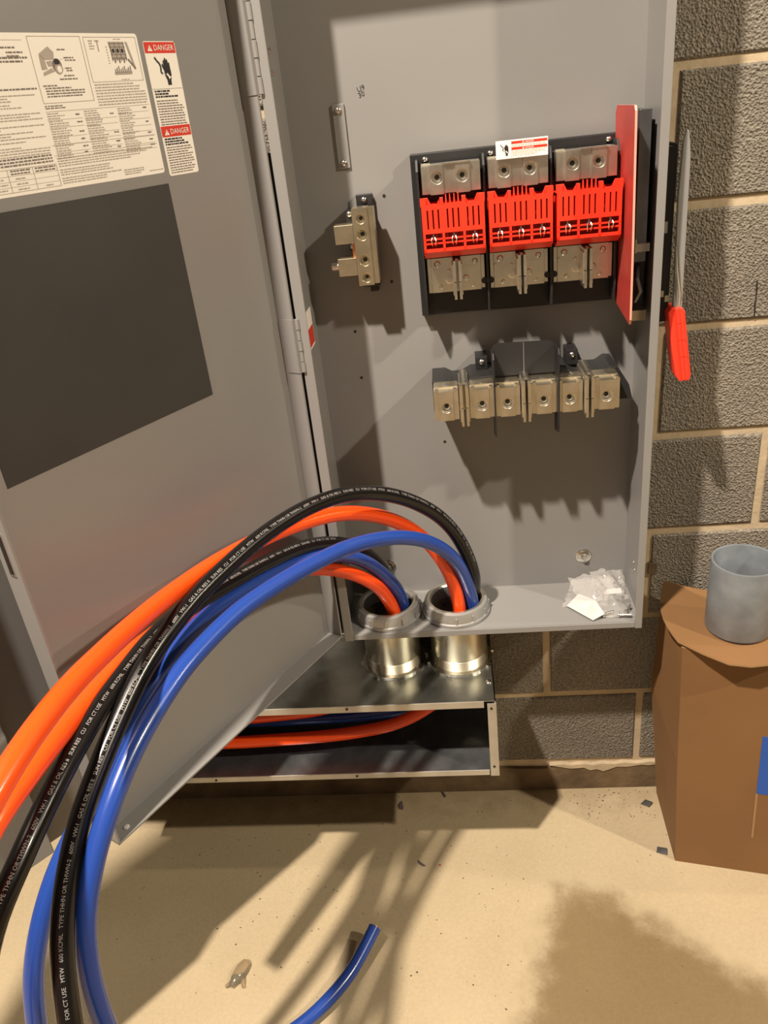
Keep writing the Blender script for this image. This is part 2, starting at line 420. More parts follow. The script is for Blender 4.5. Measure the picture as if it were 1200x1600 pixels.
def bolt_mesh():
    b = MB()
    b.lathe([(0.0155, 0), (0.0155, 0.001), (0.0135, 0.002), (0.0125, 0.002)], (0,0,0), (0,-1,0), 28, 0)
    b.lathe([(0.0118, 0.002), (0.0118, 0.0035), (0.0105, 0.0042)], (0,0,0), (0,-1,0), 28, 0)
    b.lathe([(0.0062, 0.004), (0.0062, 0.0088), (0.0054, 0.0098)], (0,0,0), (0,-1,0), 6, 0)
    return b.mesh('mounting_bolt', M['steel'], True)
bm_ = bolt_mesh()
for x in (-0.1304, -0.524): inst('mounting_bolt', bm_, enc, (x, YB, 0.5763))
hb = MB(); hb.lathe([(0.0026, 0), (0.0026, 0.0006)], (0,0,0), (0,-1,0), 12)
hm = hb.mesh('drilled_hole', M['hole'])
for x, z in ((-0.4608, 1.2836), (-0.4617, 1.1455), (-0.5347, 1.0651), (-0.5331, 0.98), (-0.3907, 0.843)): inst('drilled_hole', hm, enc, (x, YB, z))
# strap bracket with two screws
b = MB(); b.box(-0.529, -0.510, YB - 0.004, YB, 1.331, 1.424); br = b.build('strap_bracket', M['paint'], enc, bevel=0.0008)
sb = MB(); sb.lathe([(0.0048, 0), (0.0048, 0.002), (0.0035, 0.0036), (0.0012, 0.0042)], (0,0,0), (0,-1,0), 14)
sm = sb.mesh('screw', M['steel'], True)
for z in (1.415, 1.339): inst('screw', sm, br, (-0.5195, YB - 0.004, z))
# stamped characters on the back panel
b = MB()
def stamp(txt, x, z, h, rot):
    v, f, w = glyphs(txt); c, s_ = math.cos(rot), math.sin(rot)
    b.add([(x + h*(px*c - py*s_), YB - 0.0004, z + h*(px*s_ + py*c)) for px, py in v], f)
stamp('U9', -0.4860, 1.4365, 0.0105, 0.28); stamp('30', -0.4850, 1.4285, 0.0105, 0.28)
b.build('stamped_mark', M['inkblack'], enc)
# small hardware on the side panels
for z in (1.501, 1.473):
    b = MB(); b.lathe([(0.004, 0), (0.004, 0.002), (0.002, 0.004)], (XL + 0.003, -0.099, z), (1,0,0), 12); b.build('rivet', M['steel'], lside, smooth=True)
for y, z in ((-0.092, 0.599), (-0.100, 0.587)):
    b = MB(); b.lathe([(0.003, 0), (0.003, 0.0015), (0.0015, 0.003)], (XR - 0.003, y, z), (-1,0,0), 12); b.build('rivet', M['steel'], rside, smooth=True)
b = MB(); b.box(XL + 0.003, XL + 0.0036, -0.125, -0.062, 1.062, 1.125, 0); b.box(XL + 0.0036, XL + 0.0040, -0.122, -0.065, 1.066, 1.096, 1)
b.build('side_sticker', [M['paper'], M['inkred']], lside)

# door leaf: u runs from hinge to free edge, v is the inward normal
HX, HY = -0.607, -0.164
DU = Vector((-0.49364, -0.86967)); DN = Vector((0.86967, -0.49364))
def D(u, v, z): return (HX + u*DU.x + v*DN.x, HY + u*DU.y + v*DN.y, z)
def dbox(b, u0, u1, v0, v1, z0, z1, mi=0): return b.box(u0, u1, v0, v1, z0, z1, mi, fn=D)
DZ0, DZ1, DW, DF = 0.515, 1.757, 0.556, -0.030
b = MB()
dbox(b, 0.0085, DW, DF - 0.003, DF, DZ0, DZ1)
dbox(b, 0.0085, 0.0115, DF, 0.0, DZ0, DZ1)
dbox(b, DW - 0.003, DW, DF, 0.0, DZ0, DZ1)
dbox(b, 0.010, DW, DF, 0.0, DZ0, DZ0 + 0.003)
dbox(b, 0.010, DW, DF, 0.0, DZ1 - 0.003, DZ1)
door = b.build('door', M['paint'], enc)
b = MB(); dbox(b, 0.179, 0.521, DF, DF + 0.0006, 1.061, 1.352); b.build('black_panel', M['paint_dark'], door)
b = MB(); b.lathe([(0.0045, 0), (0.0045, 0.0015), (0.002, 0.003)], D(0.530, -0.014, DZ0 + 0.003), (0,0,1), 14); b.build('bumper', M['white'], door, smooth=True)
for z0, z1 in ((0.965, 1.022), (1.085, 1.135)):
    b = MB(); dbox(b, DW, DW + 0.0012, -0.021, -0.010, z0, z1, 0); dbox(b, DW + 0.0012, DW + 0.0016, -0.019, -0.012, z0 + 0.003, z1 - 0.003, 1)
    b.build('latch_slot', [M['steel'], M['hole']], door)
for z0, z1 in ((1.445, 1.60), (1.043, 1.130)):
    b = MB(); n = 7 if z1 > 1.5 else 5
    for k in range(n):
        a0 = z0 + (z1-z0)*k/n; a1 = z0 + (z1-z0)*(k+1)/n
        p = D(0.0035, 0.0015, 0)
        b.cyl((p[0], p[1], a0 + 0.0006), (0,0,1), 0.0040 if k % 2 == 0 else 0.0034, a1 - a0 - 0.0012, 10)
    dbox(b, 0.0113, 0.0127, DF + 0.006, 0.0008, z0, z1)
    dbox(b, 0.003, 0.0127, 0.0, 0.0012, z0, z1)
    b.build('hinge', M['paint'], door)

# printed labels on the door (paper and print in one mesh)
rl = random.Random(3)
def lines(b, u0, u1, z0, z1, pitch, h, mi, fill=1.0, ragged=0.35):
    """rows of small print between reading-left u0 and reading-right u1"""
    z = z1 - pitch*0.5
    while z > z0:
        u = u0; end = u1 + (u0-u1)*(rl.uniform(0, ragged) if rl.random() < 0.45 else 0)
        while u > end + 0.0015:
            w = min(rl.uniform(0.0018, 0.0062), u - end)
            b.add([D(u, DF + 0.0009, z - h/2), D(u - w, DF + 0.0009, z - h/2), D(u - w, DF + 0.0009, z + h/2), D(u, DF + 0.0009, z + h/2)], [(0,1,2,3)], mi)
            u -= w + rl.uniform(0.0008, 0.0013)
        z -= pitch
def bar(b, u0, u1, z0, z1, mi, dv=0.0008):
    b.add([D(u0, DF+dv, z0), D(u1, DF+dv, z0), D(u1, DF+dv, z1), D(u0, DF+dv, z1)], [(0,1,2,3)], mi)
def rect(b, u0, u1, z0, z1, t, mi):
    bar(b, u0, u1, z1 - t, z1, mi); bar(b, u0, u1, z0, z0 + t, mi); bar(b, u0, u0 - t, z0, z1, mi); bar(b, u1 + t, u1, z0, z1, mi)
def poly(b, pts, mi, dv=0.001): b.add([D(u, DF+dv, z) for u, z in pts], [tuple(range(len(pts)))], mi)
def text(b, txt, u, z, h, mi, width=None, dv=0.0012):
    v, f, w = glyphs(txt); k = (width/w) if width else h
    b.add([D(u - px*k, DF+dv, z + py*h) for px, py in v], f, mi)
def rounded(b, u0, u1, z0, z1, r, mi, v0, v1):
    pts = []
    for (cu, cz, a0) in ((u1+r, z1-r, 0), (u0-r, z1-r, 90), (u0-r, z0+r, 180), (u1+r, z0+r, 270)):
        for k in range(5):
            a = math.radians(a0 + 22.5*k); pts.append((cu - r*math.cos(a), cz + r*math.sin(a)))
    b.prism([(p[0], p[1]) for p in pts], v0, v1, 'y', mi, fn=D)
b = MB(); T = 0.0006
rounded(b, 0.530, 0.1808, 1.3655, 1.5215, 0.004, 0, DF, DF + 0.0005)
# reading-left column
lines(b, 0.525, 0.352, 1.506, 1.513, 0.0035, 0.0016, 1)
bar(b, 0.525, 0.342, 1.5145, 1.5149, 2)
lines(b, 0.365, 0.345, 1.498, 1.505, 0.0035, 0.0016, 1)
lines(b, 0.525, 0.339, 1.494, 1.500, 0.0035, 0.0018, 1, ragged=0.05)
lines(b, 0.525, 0.339, 1.472, 1.475, 0.003, 0.0016, 1); lines(b, 0.525, 0.339, 1.467, 1.470, 0.003, 0.0016, 1)
for z0, z1 in ((1.457, 1.464), (1.448, 1.455), (1.439, 1.446), (1.430, 1.437), (1.421, 1.428), (1.412, 1.419), (1.404, 1.411)):
    lines(b, 0.525, 0.342, z0, z1, 0.0027, 0.0011, 2, ragged=0.5)
lines(b, 0.525, 0.343, 1.3935, 1.4035, 0.0031, 0.0017, 1, ragged=0.3)
rect(b, 0.525, 0.340, 1.3690, 1.3925, T, 2)
for z in (1.3745, 1.3800, 1.3855): bar(b, 0.525, 0.340, z, z + 0.0004, 2)
bar(b, 0.372, 0.3714, 1.369, 1.3925, 2); bar(b, 0.404, 0.4034, 1.369, 1.3925, 2)
lines(b, 0.400, 0.374, 1.3862, 1.3920, 0.0029, 0.0015, 1, ragged=0.05); lines(b, 0.369, 0.342, 1.3862, 1.3920, 0.0029, 0.0015, 1, ragged=0.05)
for z in (1.3805, 1.3752, 1.3698): lines(b, 0.396, 0.382, z, z + 0.004, 0.004, 0.0014, 2, ragged=0.1); lines(b, 0.425, 0.407, z, z + 0.004, 0.003, 0.0013, 2, ragged=0.2)
lines(b, 0.360, 0.350, 1.3698, 1.3738, 0.004, 0.0014, 2, ragged=0.1)
# first drawing box: a switch pole with a fuse
rect(b, 0.3355, 0.2655, 1.4530, 1.5185, T, 2)
poly(b, [(0.3255, 1.5015), (0.3120, 1.5085), (0.3060, 1.5030), (0.3075, 1.4960), (0.3195, 1.4955)], 3)
poly(b, [(0.3255, 1.5005), (0.3195, 1.4945), (0.3190, 1.4865), (0.3260, 1.4860)], 3)
poly(b, [(0.3180, 1.4940), (0.3110, 1.4950), (0.3110, 1.4895), (0.3165, 1.4890)], 3)
poly(b, [(0.3120, 1.4880), (0.3250, 1.4835), (0.3255, 1.4800), (0.3130, 1.4835)], 3)
for k in range(12):
    a = rl.uniform(0, 6.28); uu, zz = 0.316 + 0.008*math.cos(a), 1.494 + 0.011*math.sin(a)
    bar(b, uu, uu - 0.0022, zz, zz + 0.0008, 2, 0.0011)
def disc(b, u, z, ru, rz, mi, dv): poly(b, [(u - ru*math.cos(t*math.pi/8), z + rz*math.sin(t*math.pi/8)) for t in range(16)], mi, dv)
disc(b, 0.3050, 1.4900, 0.0060, 0.0070, 1, 0.0011); disc(b, 0.3040, 1.4865, 0.0052, 0.0052, 3, 0.0012); disc(b, 0.3050, 1.4935, 0.0038, 0.0028, 4, 0.0013); disc(b, 0.3035, 1.4862, 0.0030, 0.0034, 0, 0.0013)
for u0, u1, z in ((0.3005, 0.290, 1.5055), (0.294, 0.281, 1.4975), (0.293, 0.279, 1.4950), (0.295, 0.286, 1.4872), (0.294, 0.284, 1.4848), (0.299, 0.283, 1.4798), (0.306, 0.282, 1.4765)):
    lines(b, u0, u1, z - 0.001, z + 0.001, 0.0022, 0.0013, 1, ragged=0)
bar(b, 0.300, 0.296, 1.4958, 1.4961, 2); bar(b, 0.300, 0.296, 1.4865, 1.4868, 2)
lines(b, 0.330, 0.312, 1.4695, 1.4715, 0.0022, 0.0013, 1, ragged=0); lines(b, 0.328, 0.274, 1.4585, 1.4692, 0.0027, 0.0013, 1, ragged=0.4)
# second drawing box: the three-pole switch
rect(b, 0.2615, 0.1840, 1.4715, 1.5178, T, 2)
lines(b, 0.255, 0.247, 1.5045, 1.5150, 0.0026, 0.0012, 2, ragged=0.2); bar(b, 0.2435, 0.2420, 1.503, 1.5145, 3); bar(b, 0.2462, 0.2400, 1.5130, 1.5142, 3)
lines(b, 0.218, 0.207, 1.5145, 1.5165, 0.002, 0.0009, 2, ragged=0)
poly(b, [(0.2270, 1.5128), (0.2040, 1.5128), (0.2030, 1.4945), (0.2240, 1.4945)], 3)
for k in range(5):
    z = 1.4955 + 0.0038*k; bar(b, 0.226, 0.2035, z, z + 0.0008, 1, 0.0012)
for k in range(4): bar(b, 0.2255 - 0.0068*k, 0.2247 - 0.0068*k, 1.493, 1.5128, 1, 0.0012)
for k in range(3): bar(b, 0.2235 - 0.0068*k, 0.2205 - 0.0068*k, 1.5015, 1.5055, 4, 0.0013); bar(b, 0.2225 - 0.0068*k, 0.2210 - 0.0068*k, 1.491, 1.4955, 1, 0.0013)
poly(b, [(0.2015, 1.5130), (0.1985, 1.5125), (0.1920, 1.4840), (0.1945, 1.4835)], 3); poly(b, [(0.2030, 1.4945), (0.2010, 1.4950), (0.1925, 1.4850), (0.1935, 1.4840)], 1, 0.0012)
for k in range(7): bar(b, 0.2315, 0.2300, 1.490 + 0.0028*k, 1.4915 + 0.0028*k, 3)
for k in range(9):
    u = 0.2250 - 0.0029*k; bar(b, u, u - 0.0010, 1.4785, 1.4845 + 0.0016*(k % 3), 1, 0.0011); disc(b, u - 0.0005, 1.4800, 0.0014, 0.0012, 3, 0.0012)
bar(b, 0.226, 0.199, 1.4808, 1.4814, 1, 0.0012)
lines(b, 0.218, 0.206, 1.4725, 1.4742, 0.0016, 0.0009, 2, ragged=0)
lines(b, 0.2605, 0.185, 1.4455, 1.4705, 0.0030, 0.0013, 2, ragged=0.3)
# table of maximum ratings
lines(b, 0.335, 0.306, 1.4475, 1.4515, 0.0022, 0.0011, 1, ragged=0.4)
bar(b, 0.336, 0.184, 1.4447, 1.4452, 2)
for col, (ua, ub) in enumerate(((0.336, 0.288), (0.2855, 0.2385), (0.236, 0.186))):
    z = 1.4440; k = 0
    while z > 1.400:
        hgt = rl.choice((0.0062, 0.0078, 0.0098)); lines(b, ua - 0.001, ua - rl.uniform(0.018, 0.03), z - hgt, z, 0.0024, 0.0011, 2, ragged=0.4)
        if rl.random() < 0.7: lines(b, ub + 0.009, ub + 0.002, z - hgt + 0.003, z - hgt + 0.0055, 0.0025, 0.0015, 1, ragged=0)
        z -= hgt; bar(b, ua, ub, z, z + 0.0004, 2)
for z in (1.4000, 1.4105): bar(b, 0.339, 0.184, z, z + 0.0005, 2)
lines(b, 0.337, 0.190, 1.3870, 1.3985, 0.0027, 0.0012, 2, ragged=0.35); lines(b, 0.337, 0.262, 1.3785, 1.3865, 0.0026, 0.0012, 2, ragged=0.2)
lines(b, 0.337, 0.250, 1.3690, 1.3775, 0.0026, 0.0012, 2, ragged=0.3); lines(b, 0.246, 0.212, 1.3690, 1.3765, 0.0025, 0.0012, 2, ragged=0.2); lines(b, 0.206, 0.183, 1.3690, 1.3712, 0.0022, 0.0011, 2, ragged=0)
b.build('instruction_label', [M['paper'], M['ink'], M['inkgrey'], M['inkgrey'], M['inkblack']], door)

def hand(b, u, z, s, mi_black, mi_white, P):
    """a hand touched by a jagged spark and a bent wire; P(list of (u,z)) adds a polygon"""
    def pl(pts, mi, dv): P([(u + s*a, z + s*c) for a, c in pts], mi, dv)
    for x0, x1, top, base in ((-0.11, -0.02, 0.50, 0.0), (0.0, 0.09, 0.60, 0.0), (0.11, 0.20, 0.54, 0.0), (0.22, 0.30, 0.40, 0.0)):
        pl([(x0, base), (x1, base), (x1, top - 0.05), ((x0+x1)/2, top), (x0, top - 0.05)], mi_black, 0.0011)
    pl([(-0.12, 0.02), (0.31, 0.02), (0.31, -0.22), (0.22, -0.42), (0.22, -0.62), (-0.02, -0.62), (-0.02, -0.40), (-0.12, -0.16)], mi_black, 0.0011)
    pl([(-0.12, 0.02), (-0.24, 0.28), (-0.18, 0.34), (-0.06, 0.10)], mi_black, 0.0011)
    pl([(-0.20, -0.10), (-0.02, -0.16), (0.03, -0.07), (0.19, -0.25), (0.34, -0.21), (0.10, -0.37), (0.07, -0.25), (-0.08, -0.13)], mi_white, 0.0013)
    w = [(-0.62, 0.62), (-0.50, 0.46), (-0.36, 0.34), (-0.31, 0.16), (-0.36, -0.02), (-0.26, -0.12)]
    for (a, c), (a2, c2) in zip(w[:-1], w[1:]):
        L = math.hypot(a2-a, c2-c); nx, nz = -(c2-c)/L*0.04, (a2-a)/L*0.04
        pl([(a+nx, c+nz), (a2+nx, c2+nz), (a2-nx, c2-nz), (a-nx, c-nz)], mi_black, 0.0012)
b = MB()
rounded(b, 0.1735, 0.1205, 1.3600, 1.5135, 0.003, 0, DF, DF + 0.0005)
def danger(z0, z1):
    bar(b, 0.1725, 0.1215, z0, z1, 2)
    text(b, 'DANGER', 0.1580, z0 + 0.0030, 0.0088, 0, width=0.0335)
    poly(b, [(0.1682, z0 + 0.0022), (0.1602, z0 + 0.0022), (0.1642, z0 + 0.0090)], 0, 0.0012)
    bar(b, 0.16455, 0.16385, z0 + 0.0042, z0 + 0.0072, 2, 0.0014); bar(b, 0.16455, 0.16385, z0 + 0.0029, z0 + 0.0036, 2, 0.0014)
danger(1.5005, 1.5125); danger(1.4060, 1.4185)
hand(b, 0.1440, 1.4805, 0.0250, 3, 0, lambda pts, mi, dv: poly(b, [(2*0.1440 - u, z) for u, z in pts], mi, dv))
bar(b, 0.1725, 0.1215, 1.4607, 1.4611, 1)
lines(b, 0.170, 0.131, 1.4500, 1.4600, 0.0031, 0.0019, 3, ragged=0.4); lines(b, 0.170, 0.125, 1.4205, 1.4490, 0.0030, 0.0013, 1, ragged=0.3)
lines(b, 0.170, 0.130, 1.3960, 1.4050, 0.0031, 0.0019, 3, ragged=0.3); lines(b, 0.170, 0.125, 1.3625, 1.3950, 0.0030, 0.0013, 1, ragged=0.25)
b.build('danger_label', [M['paper'], M['ink'], M['inkred'], M['inkblack']], door)

# ------------------------------------------------------------------ three-pole switch on the back panel
sw = empty('disconnect_switch', (-0.25, -0.022, 1.087), 'three-pole switch base with red covers and metal lugs on a black plate', 'switch')
b = MB(); b.box(-0.413, -0.0900, -0.040, -0.0205, 1.0865, 1.3415); b.build('base_plate', M['blackp'], sw, bevel=0.0015)
for x, z in ((-0.3894, 1.3317), (-0.2869, 1.3307), (-0.1053, 1.3326)):
    inst('screw', sm, sw, (x, -0.040, z))
POLES = (-0.3510, -0.2490, -0.1470)
for x in (-0.4025, -0.3000, -0.1980, -0.0975):
    b = MB(); b.prism([(-0.040, 1.094), (-0.074, 1.094), (-0.080, 1.12), (-0.080, 1.318), (-0.070, 1.334), (-0.040, 1.334)], x - 0.0016, x + 0.0016, 'x'); b.build('pole_barrier', M['blackp2'], sw)

def socket(b, x, y, z, r, mi=0, dark=1):
    """set-screw hole in a lug: bright rim, bored cup, dark hexagon"""
    b.lathe([(r, 0.0), (r*0.96, 0.0012), (r*0.80, 0.0014), (r*0.72, 0.003), (r*0.66, 0.009)], (x, y, z), (0,1,0), 20, mi); b.f = b.f[:-2]; b.m = b.m[:-2]
    b.lathe([(r*0.66, 0.0), (r*0.66, 0.001)], (x, y + 0.009, z), (0,1,0), 20, mi)
    b.lathe([(r*0.42, 0.0), (r*0.42, 0.0005)], (x, y + 0.0083, z), (0,1,0), 6, dark)
def lug_pad(b, x0, x1, y0, y1, z0, z1, cx, cz, r):
    b.holeface(x0, x1, z0, z1, cx, cz, r, lambda a, c: (a, y0, c), 20, 0)
    P = [(x0,y0,z0),(x1,y0,z0),(x1,y1,z0),(x0,y1,z0),(x0,y0,z1),(x1,y0,z1),(x1,y1,z1),(x0,y1,z1)]
    b.add(P, [(0,3,2,1),(4,5,6,7),(1,2,6,5),(2,3,7,6),(3,0,4,7)], 0)
    socket(b, cx, y0, cz, r)

def line_lug_mesh():
    b = MB(); w = 0.0895
    for x0, x1, y in ((0.0, 0.0125, -0.0445), (0.0335, 0.0515, -0.0465), (0.0735, w, -0.0450)):
        b.box(x0 - w/2, x1 - w/2, y, 0.0, -0.0205, 0.0205 if x0 else 0.0195)
    for x0, x1, cx in ((0.0127, 0.0333, 0.0238), (0.0517, 0.0733, 0.0622)):
        lug_pad(b, x0 - w/2, x1 - w/2, -0.050, 0.0, -0.0215, 0.0205, cx - w/2, 0.0025, 0.0098)
    b.box(-0.010, 0.030, -0.052, -0.040, 0.0205, 0.0225); b.box(-w/2, -w/2 + 0.014, -0.03, -0.02, 0.02, 0.0225)
    return b.mesh('line_lug', [M['alu'], M['hole']])
llm = line_lug_mesh()
for x in POLES: inst('line_lug', llm, sw, (x, -0.050, 1.3060))

def cover_meshes():
    """red arc cover, local origin at the middle of its bottom front edge; y grows into the panel"""
    W, H, t = 0.0955, 0.080, 0.003
    b = MB(); hw = W/2
    # lower grille
    for z0, z1 in ((0.0, 0.0048), (0.0115, 0.0138), (0.0178, 0.0201)): b.box(-hw, hw, 0, t, z0, z1)
    for x in (-hw + 0.002, -W/6, W/6, hw - 0.002): b.box(x - 0.0018, x + 0.0018, 0, t, 0.0, 0.028)
    # slotted panel
    slots = sorted([c*W + d for c in (-0.32, 0.0, 0.32) for d in (-0.0083, 0.0, 0.0083)]); sl = 0.0012
    b.box(-hw, hw, 0, t, 0.0275, 0.0340); b.box(-hw, hw, 0, t, 0.0620, 0.0675)
    e = -hw
    for s_ in slots: b.box(e, s_ - sl, 0, t, 0.0340, 0.0620); e = s_ + sl
    b.box(e, hw, 0, t, 0.0340, 0.0620)
    # crown of posts and comb teeth
    for x0, x1, h in ((-hw - 0.001, -hw + 0.008, 0.079), (-0.019, -0.014, 0.078), (0.014, 0.020, 0.078), (hw - 0.008, hw + 0.001, 0.079)): b.box(x0, x1, 0.0, 0.010, 0.0675, h)
    for x in (-0.0095, -0.0035, 0.0030, 0.0090): b.prism([(x - 0.0016, 0.066), (x + 0.0016, 0.066), (x + 0.0007, 0.0825), (x - 0.0007, 0.0825)], 0.001, 0.005, 'y')
    for s_ in (-1, 1): b.prism([(s_*0.0400, 0.0675), (s_*0.0400, 0.0795), (s_*0.0375, 0.0795), (s_*0.0325, 0.0690), (s_*0.0240, 0.0690), (s_*0.0200, 0.0760), (s_*0.0190, 0.0675)], 0.003, 0.007, 'y')
    for x in slots: b.box(x - 0.0009, x + 0.0009, 0.0, 0.002, 0.0675, 0.0695)
    b.box(-hw, hw, 0.010, 0.070, 0.062, 0.0665)
    # sides and sloping underside
    for s_ in (-1, 1): b.box(s_*hw, s_*(hw - 0.0025), t, 0.080, -0.004, 0.066)
    b.prism([(0.0, 0.0), (0.022, -0.012), (0.080, -0.012), (0.080, -0.008), (0.022, -0.008), (t, 0.003)], -hw, hw, 'x')
    red = b.mesh('arc_cover', M['redp'])
    d = MB(); d.box(-hw + 0.0026, hw - 0.0026, 0.020, 0.024, -0.006, 0.066); dark = d.mesh('inner_partition', M['darkred'])
    p = MB()
    for s_ in (-1, 1):
        p.tube([(s_*0.0022, -0.0005, 0.0215), (s_*0.0034, -0.0030, 0.0185), (s_*0.0028, -0.0020, 0.0125), (s_*0.0020, 0.004, 0.0080)], 0.0011, 6)
    p.box(-0.0011, 0.0011, 0.004, 0.006, 0.021, 0.026)
    prong = p.mesh('contact_prong', M['steel'], True)
    return red, dark, prong, W
redm, darkm, prongm, AW = cover_meshes()
for x in POLES:
    c = inst('arc_cover', redm, sw, (x, -0.1255, 1.2040))
    inst('inner_partition', darkm, c, (x, -0.1255, 1.2040))
    for k in (-1, 0, 1): inst('contact_prong', prongm, c, (x + k*AW/3, -0.1255, 1.2040))

def clip_mesh(front, zt, zb, splitz):
    """pair of spring jaws: two blades standing out of the plate"""
    b = MB()
    for s_ in (-1, 1):
        x0, x1 = s_*0.0022, s_*0.0062
        b.box(x0, x1, front, 0.0, splitz + 0.0006, zt); b.box(x0, x1, front - 0.002, -0.004, zb, splitz - 0.0006)
        b.box(s_*0.0062, s_*0.0078, front + 0.004, 0.0, zb + 0.006, zt - 0.006)
    b.box(-0.0062, 0.0062, front + 0.02, 0.0, zt - 0.004, zt)
    return b.mesh('fuse_clip', M['alu'])
clm = clip_mesh(-0.046, 0.030, -0.030, -0.003)
def load_plate_mesh():
    b = MB(); w = 0.0925
    b.box(-w/2 + 0.006, w/2 - 0.006, -0.004, 0.0, -0.0270, 0.0280)
    b.box(-w/2, -w/2 + 0.0055, -0.002, 0.0, -0.0270, 0.0280); b.box(w/2 - 0.0055, w/2, -0.002, 0.0, -0.0250, 0.0270)
    b.prism([(0.010, 0.012), (0.028, -0.022), (0.036, -0.022), (0.036, 0.012)], -0.0055, -0.004, 'y')
    for x, z, r in ((-0.030, 0.019, 0.0052), (0.031, 0.019, 0.0046), (0.016, -0.006, 0.0050), (-0.012, 0.008, 0.0026), (-0.026, -0.018, 0.0034), (0.027, -0.019, 0.0030), (-0.038, 0.010, 0.0022)):
        b.lathe([(r, 0), (r, 0.0012), (r*0.7, 0.0024)], (x, -0.004, z), (0,-1,0), 14)
    b.lathe([(0.0070, 0), (0.0070, 0.0015), (0.0050, 0.0018)], (-0.011, -0.004, -0.007), (0,-1,0), 18); b.lathe([(0.0046, 0.0015), (0.0046, 0.0055)], (-0.011, -0.004, -0.007), (0,-1,0), 6)
    return b.mesh('load_plate', M['plate'])
lpm = load_plate_mesh()
for x in POLES:
    b = MB(); b.box(x - 0.046, x + 0.046, -0.066, -0.040, 1.128, 1.196); b.build('pole_block', M['blackp'], sw)
    inst('load_plate', lpm, sw, (x, -0.066, 1.1570)); inst('fuse_clip', clm, sw, (x + 0.0015, -0.068, 1.1560))
for x in (-0.3000, -0.1980):
    for s_ in (-1, 1):
        b = MB(); b.cyl((x + s_*0.0055, -0.060, 1.143), (0,-1,0), 0.0050, 0.010, 14); b.build('barrier_boss', M['blackp'], sw)

# danger label standing in front of the middle pole
b = MB(); LX0, LX1, LZ0, LZ1, LY = -0.2820, -0.2055, 1.3250, 1.3500, -0.1060
b.box(LX0, LX1, LY, LY + 0.0012, LZ0, LZ1, 0)
def lq(x0, x1, z0, z1, mi, dy=0.0002): b.add([(x0, LY-dy, z0), (x1, LY-dy, z0), (x1, LY-dy, z1), (x0, LY-dy, z1)], [(0,1,2,3)], mi)
for z0 in (1.3443, 1.3362): lq(-0.2590, -0.2065, z0, z0 + 0.0036, 2)
def lt(txt, x, z, h, mi, w):
    v, f, ww = glyphs(txt); k = w/ww; b.add([(x + px*k, LY - 0.0005, z + py*h) for px, py in v], f, mi)
for z0 in (1.3450, 1.3369):
    lt('DANGER', -0.2390, z0, 0.0030, 0, 0.013)
    b.add([(-0.2432, LY - 0.0005, z0 + 0.0001), (-0.2402, LY - 0.0005, z0 + 0.0001), (-0.2417, LY - 0.0005, z0 + 0.0024)], [(0,1,2)], 0)
lq(-0.2592, -0.2588, 1.3258, 1.3492, 3)
rl = random.Random(5)
for z0, n in ((1.3423, 1), (1.3408, 1), (1.3344, 1), (1.3328, 1), (1.3312, 1), (1.3294, 1), (1.3276, 1)):
    x = -0.258
    while x < (-0.212 if z0 > 1.331 else -0.225):
        w = rl.uniform(0.0015, 0.0045); lq(x, x + w, z0, z0 + 0.0007, 3); x += w + 0.0008
hand(b, -0.2675, 1.3372, 0.0125, 1, 0, lambda pts, mi, dv: b.add([(x, LY - dv*0.6, z) for x, z in pts], [tuple(range(len(pts)))], mi))
b.build('danger_label', [M['paper'], M['inkblack'], M['inkred'], M['inkgrey']], sw)

# red insulating board and the mechanism beside it
b = MB()
pts = [(-0.168, 1.0765), (-0.172, 1.084), (-0.176, 1.20), (-0.176, 1.372), (-0.170, 1.379), (-0.052, 1.379), (-0.042, 1.368), (-0.042, 1.10), (-0.060, 1.088)]
b.prism(pts, -0.0015, 0.0015, 'x', 0, fn=lambda x, y, z: (x - 0.0925 - (z - 1.23)*0.015, y, z))
for (y0, z0), (y1, z1) in zip(pts[:5], pts[1:6]):
    L = math.hypot(y1-y0, z1-z0); ny, nz = -(z1-z0)/L*0.0003, (y1-y0)/L*0.0003
    q_ = []
    for (y, z) in ((y0, z0), (y1, z1)):
        for xx in (-0.0016, 0.0016): q_.append((xx - 0.0925 - (z - 1.23)*0.015, y + ny, z + nz))
    b.add(q_, [(0,1,3,2)], 1)
b.build('red_insulating_board', [M['redb'], M['rededge']], sw)
b = MB(); b.box(-0.0760, -0.0560, -0.104, -0.0205, 1.066, 1.371); mh = b.build('mechanism_housing', M['blackp2'], sw, bevel=0.002)
b = MB(); b.box(-0.0772, -0.0600, -0.120, -0.104, 1.16, 1.372); b.build('side_rail', M['galv_dull'], mh, bevel=0.0008)
b = MB(); b.box(-0.080, -0.0565, -0.128, -0.108, 1.176, 1.188); b.box(-0.080, -0.0775, -0.136, -0.108, 1.176, 1.196); b.build('steel_tab', M['alu'], mh)
b = MB(); b.box(-0.0800, -0.0570, -0.126, -0.104, 1.070, 1.086); b.build('steel_tab', M['brassy'], mh)
b = MB(); b.tube([(-0.068, -0.108, 1.150), (-0.072, -0.122, 1.135), (-0.066, -0.122, 1.115), (-0.072, -0.116, 1.098)], 0.0035, 8); b.build('linkage', M['galv_dull'], mh, smooth=True)

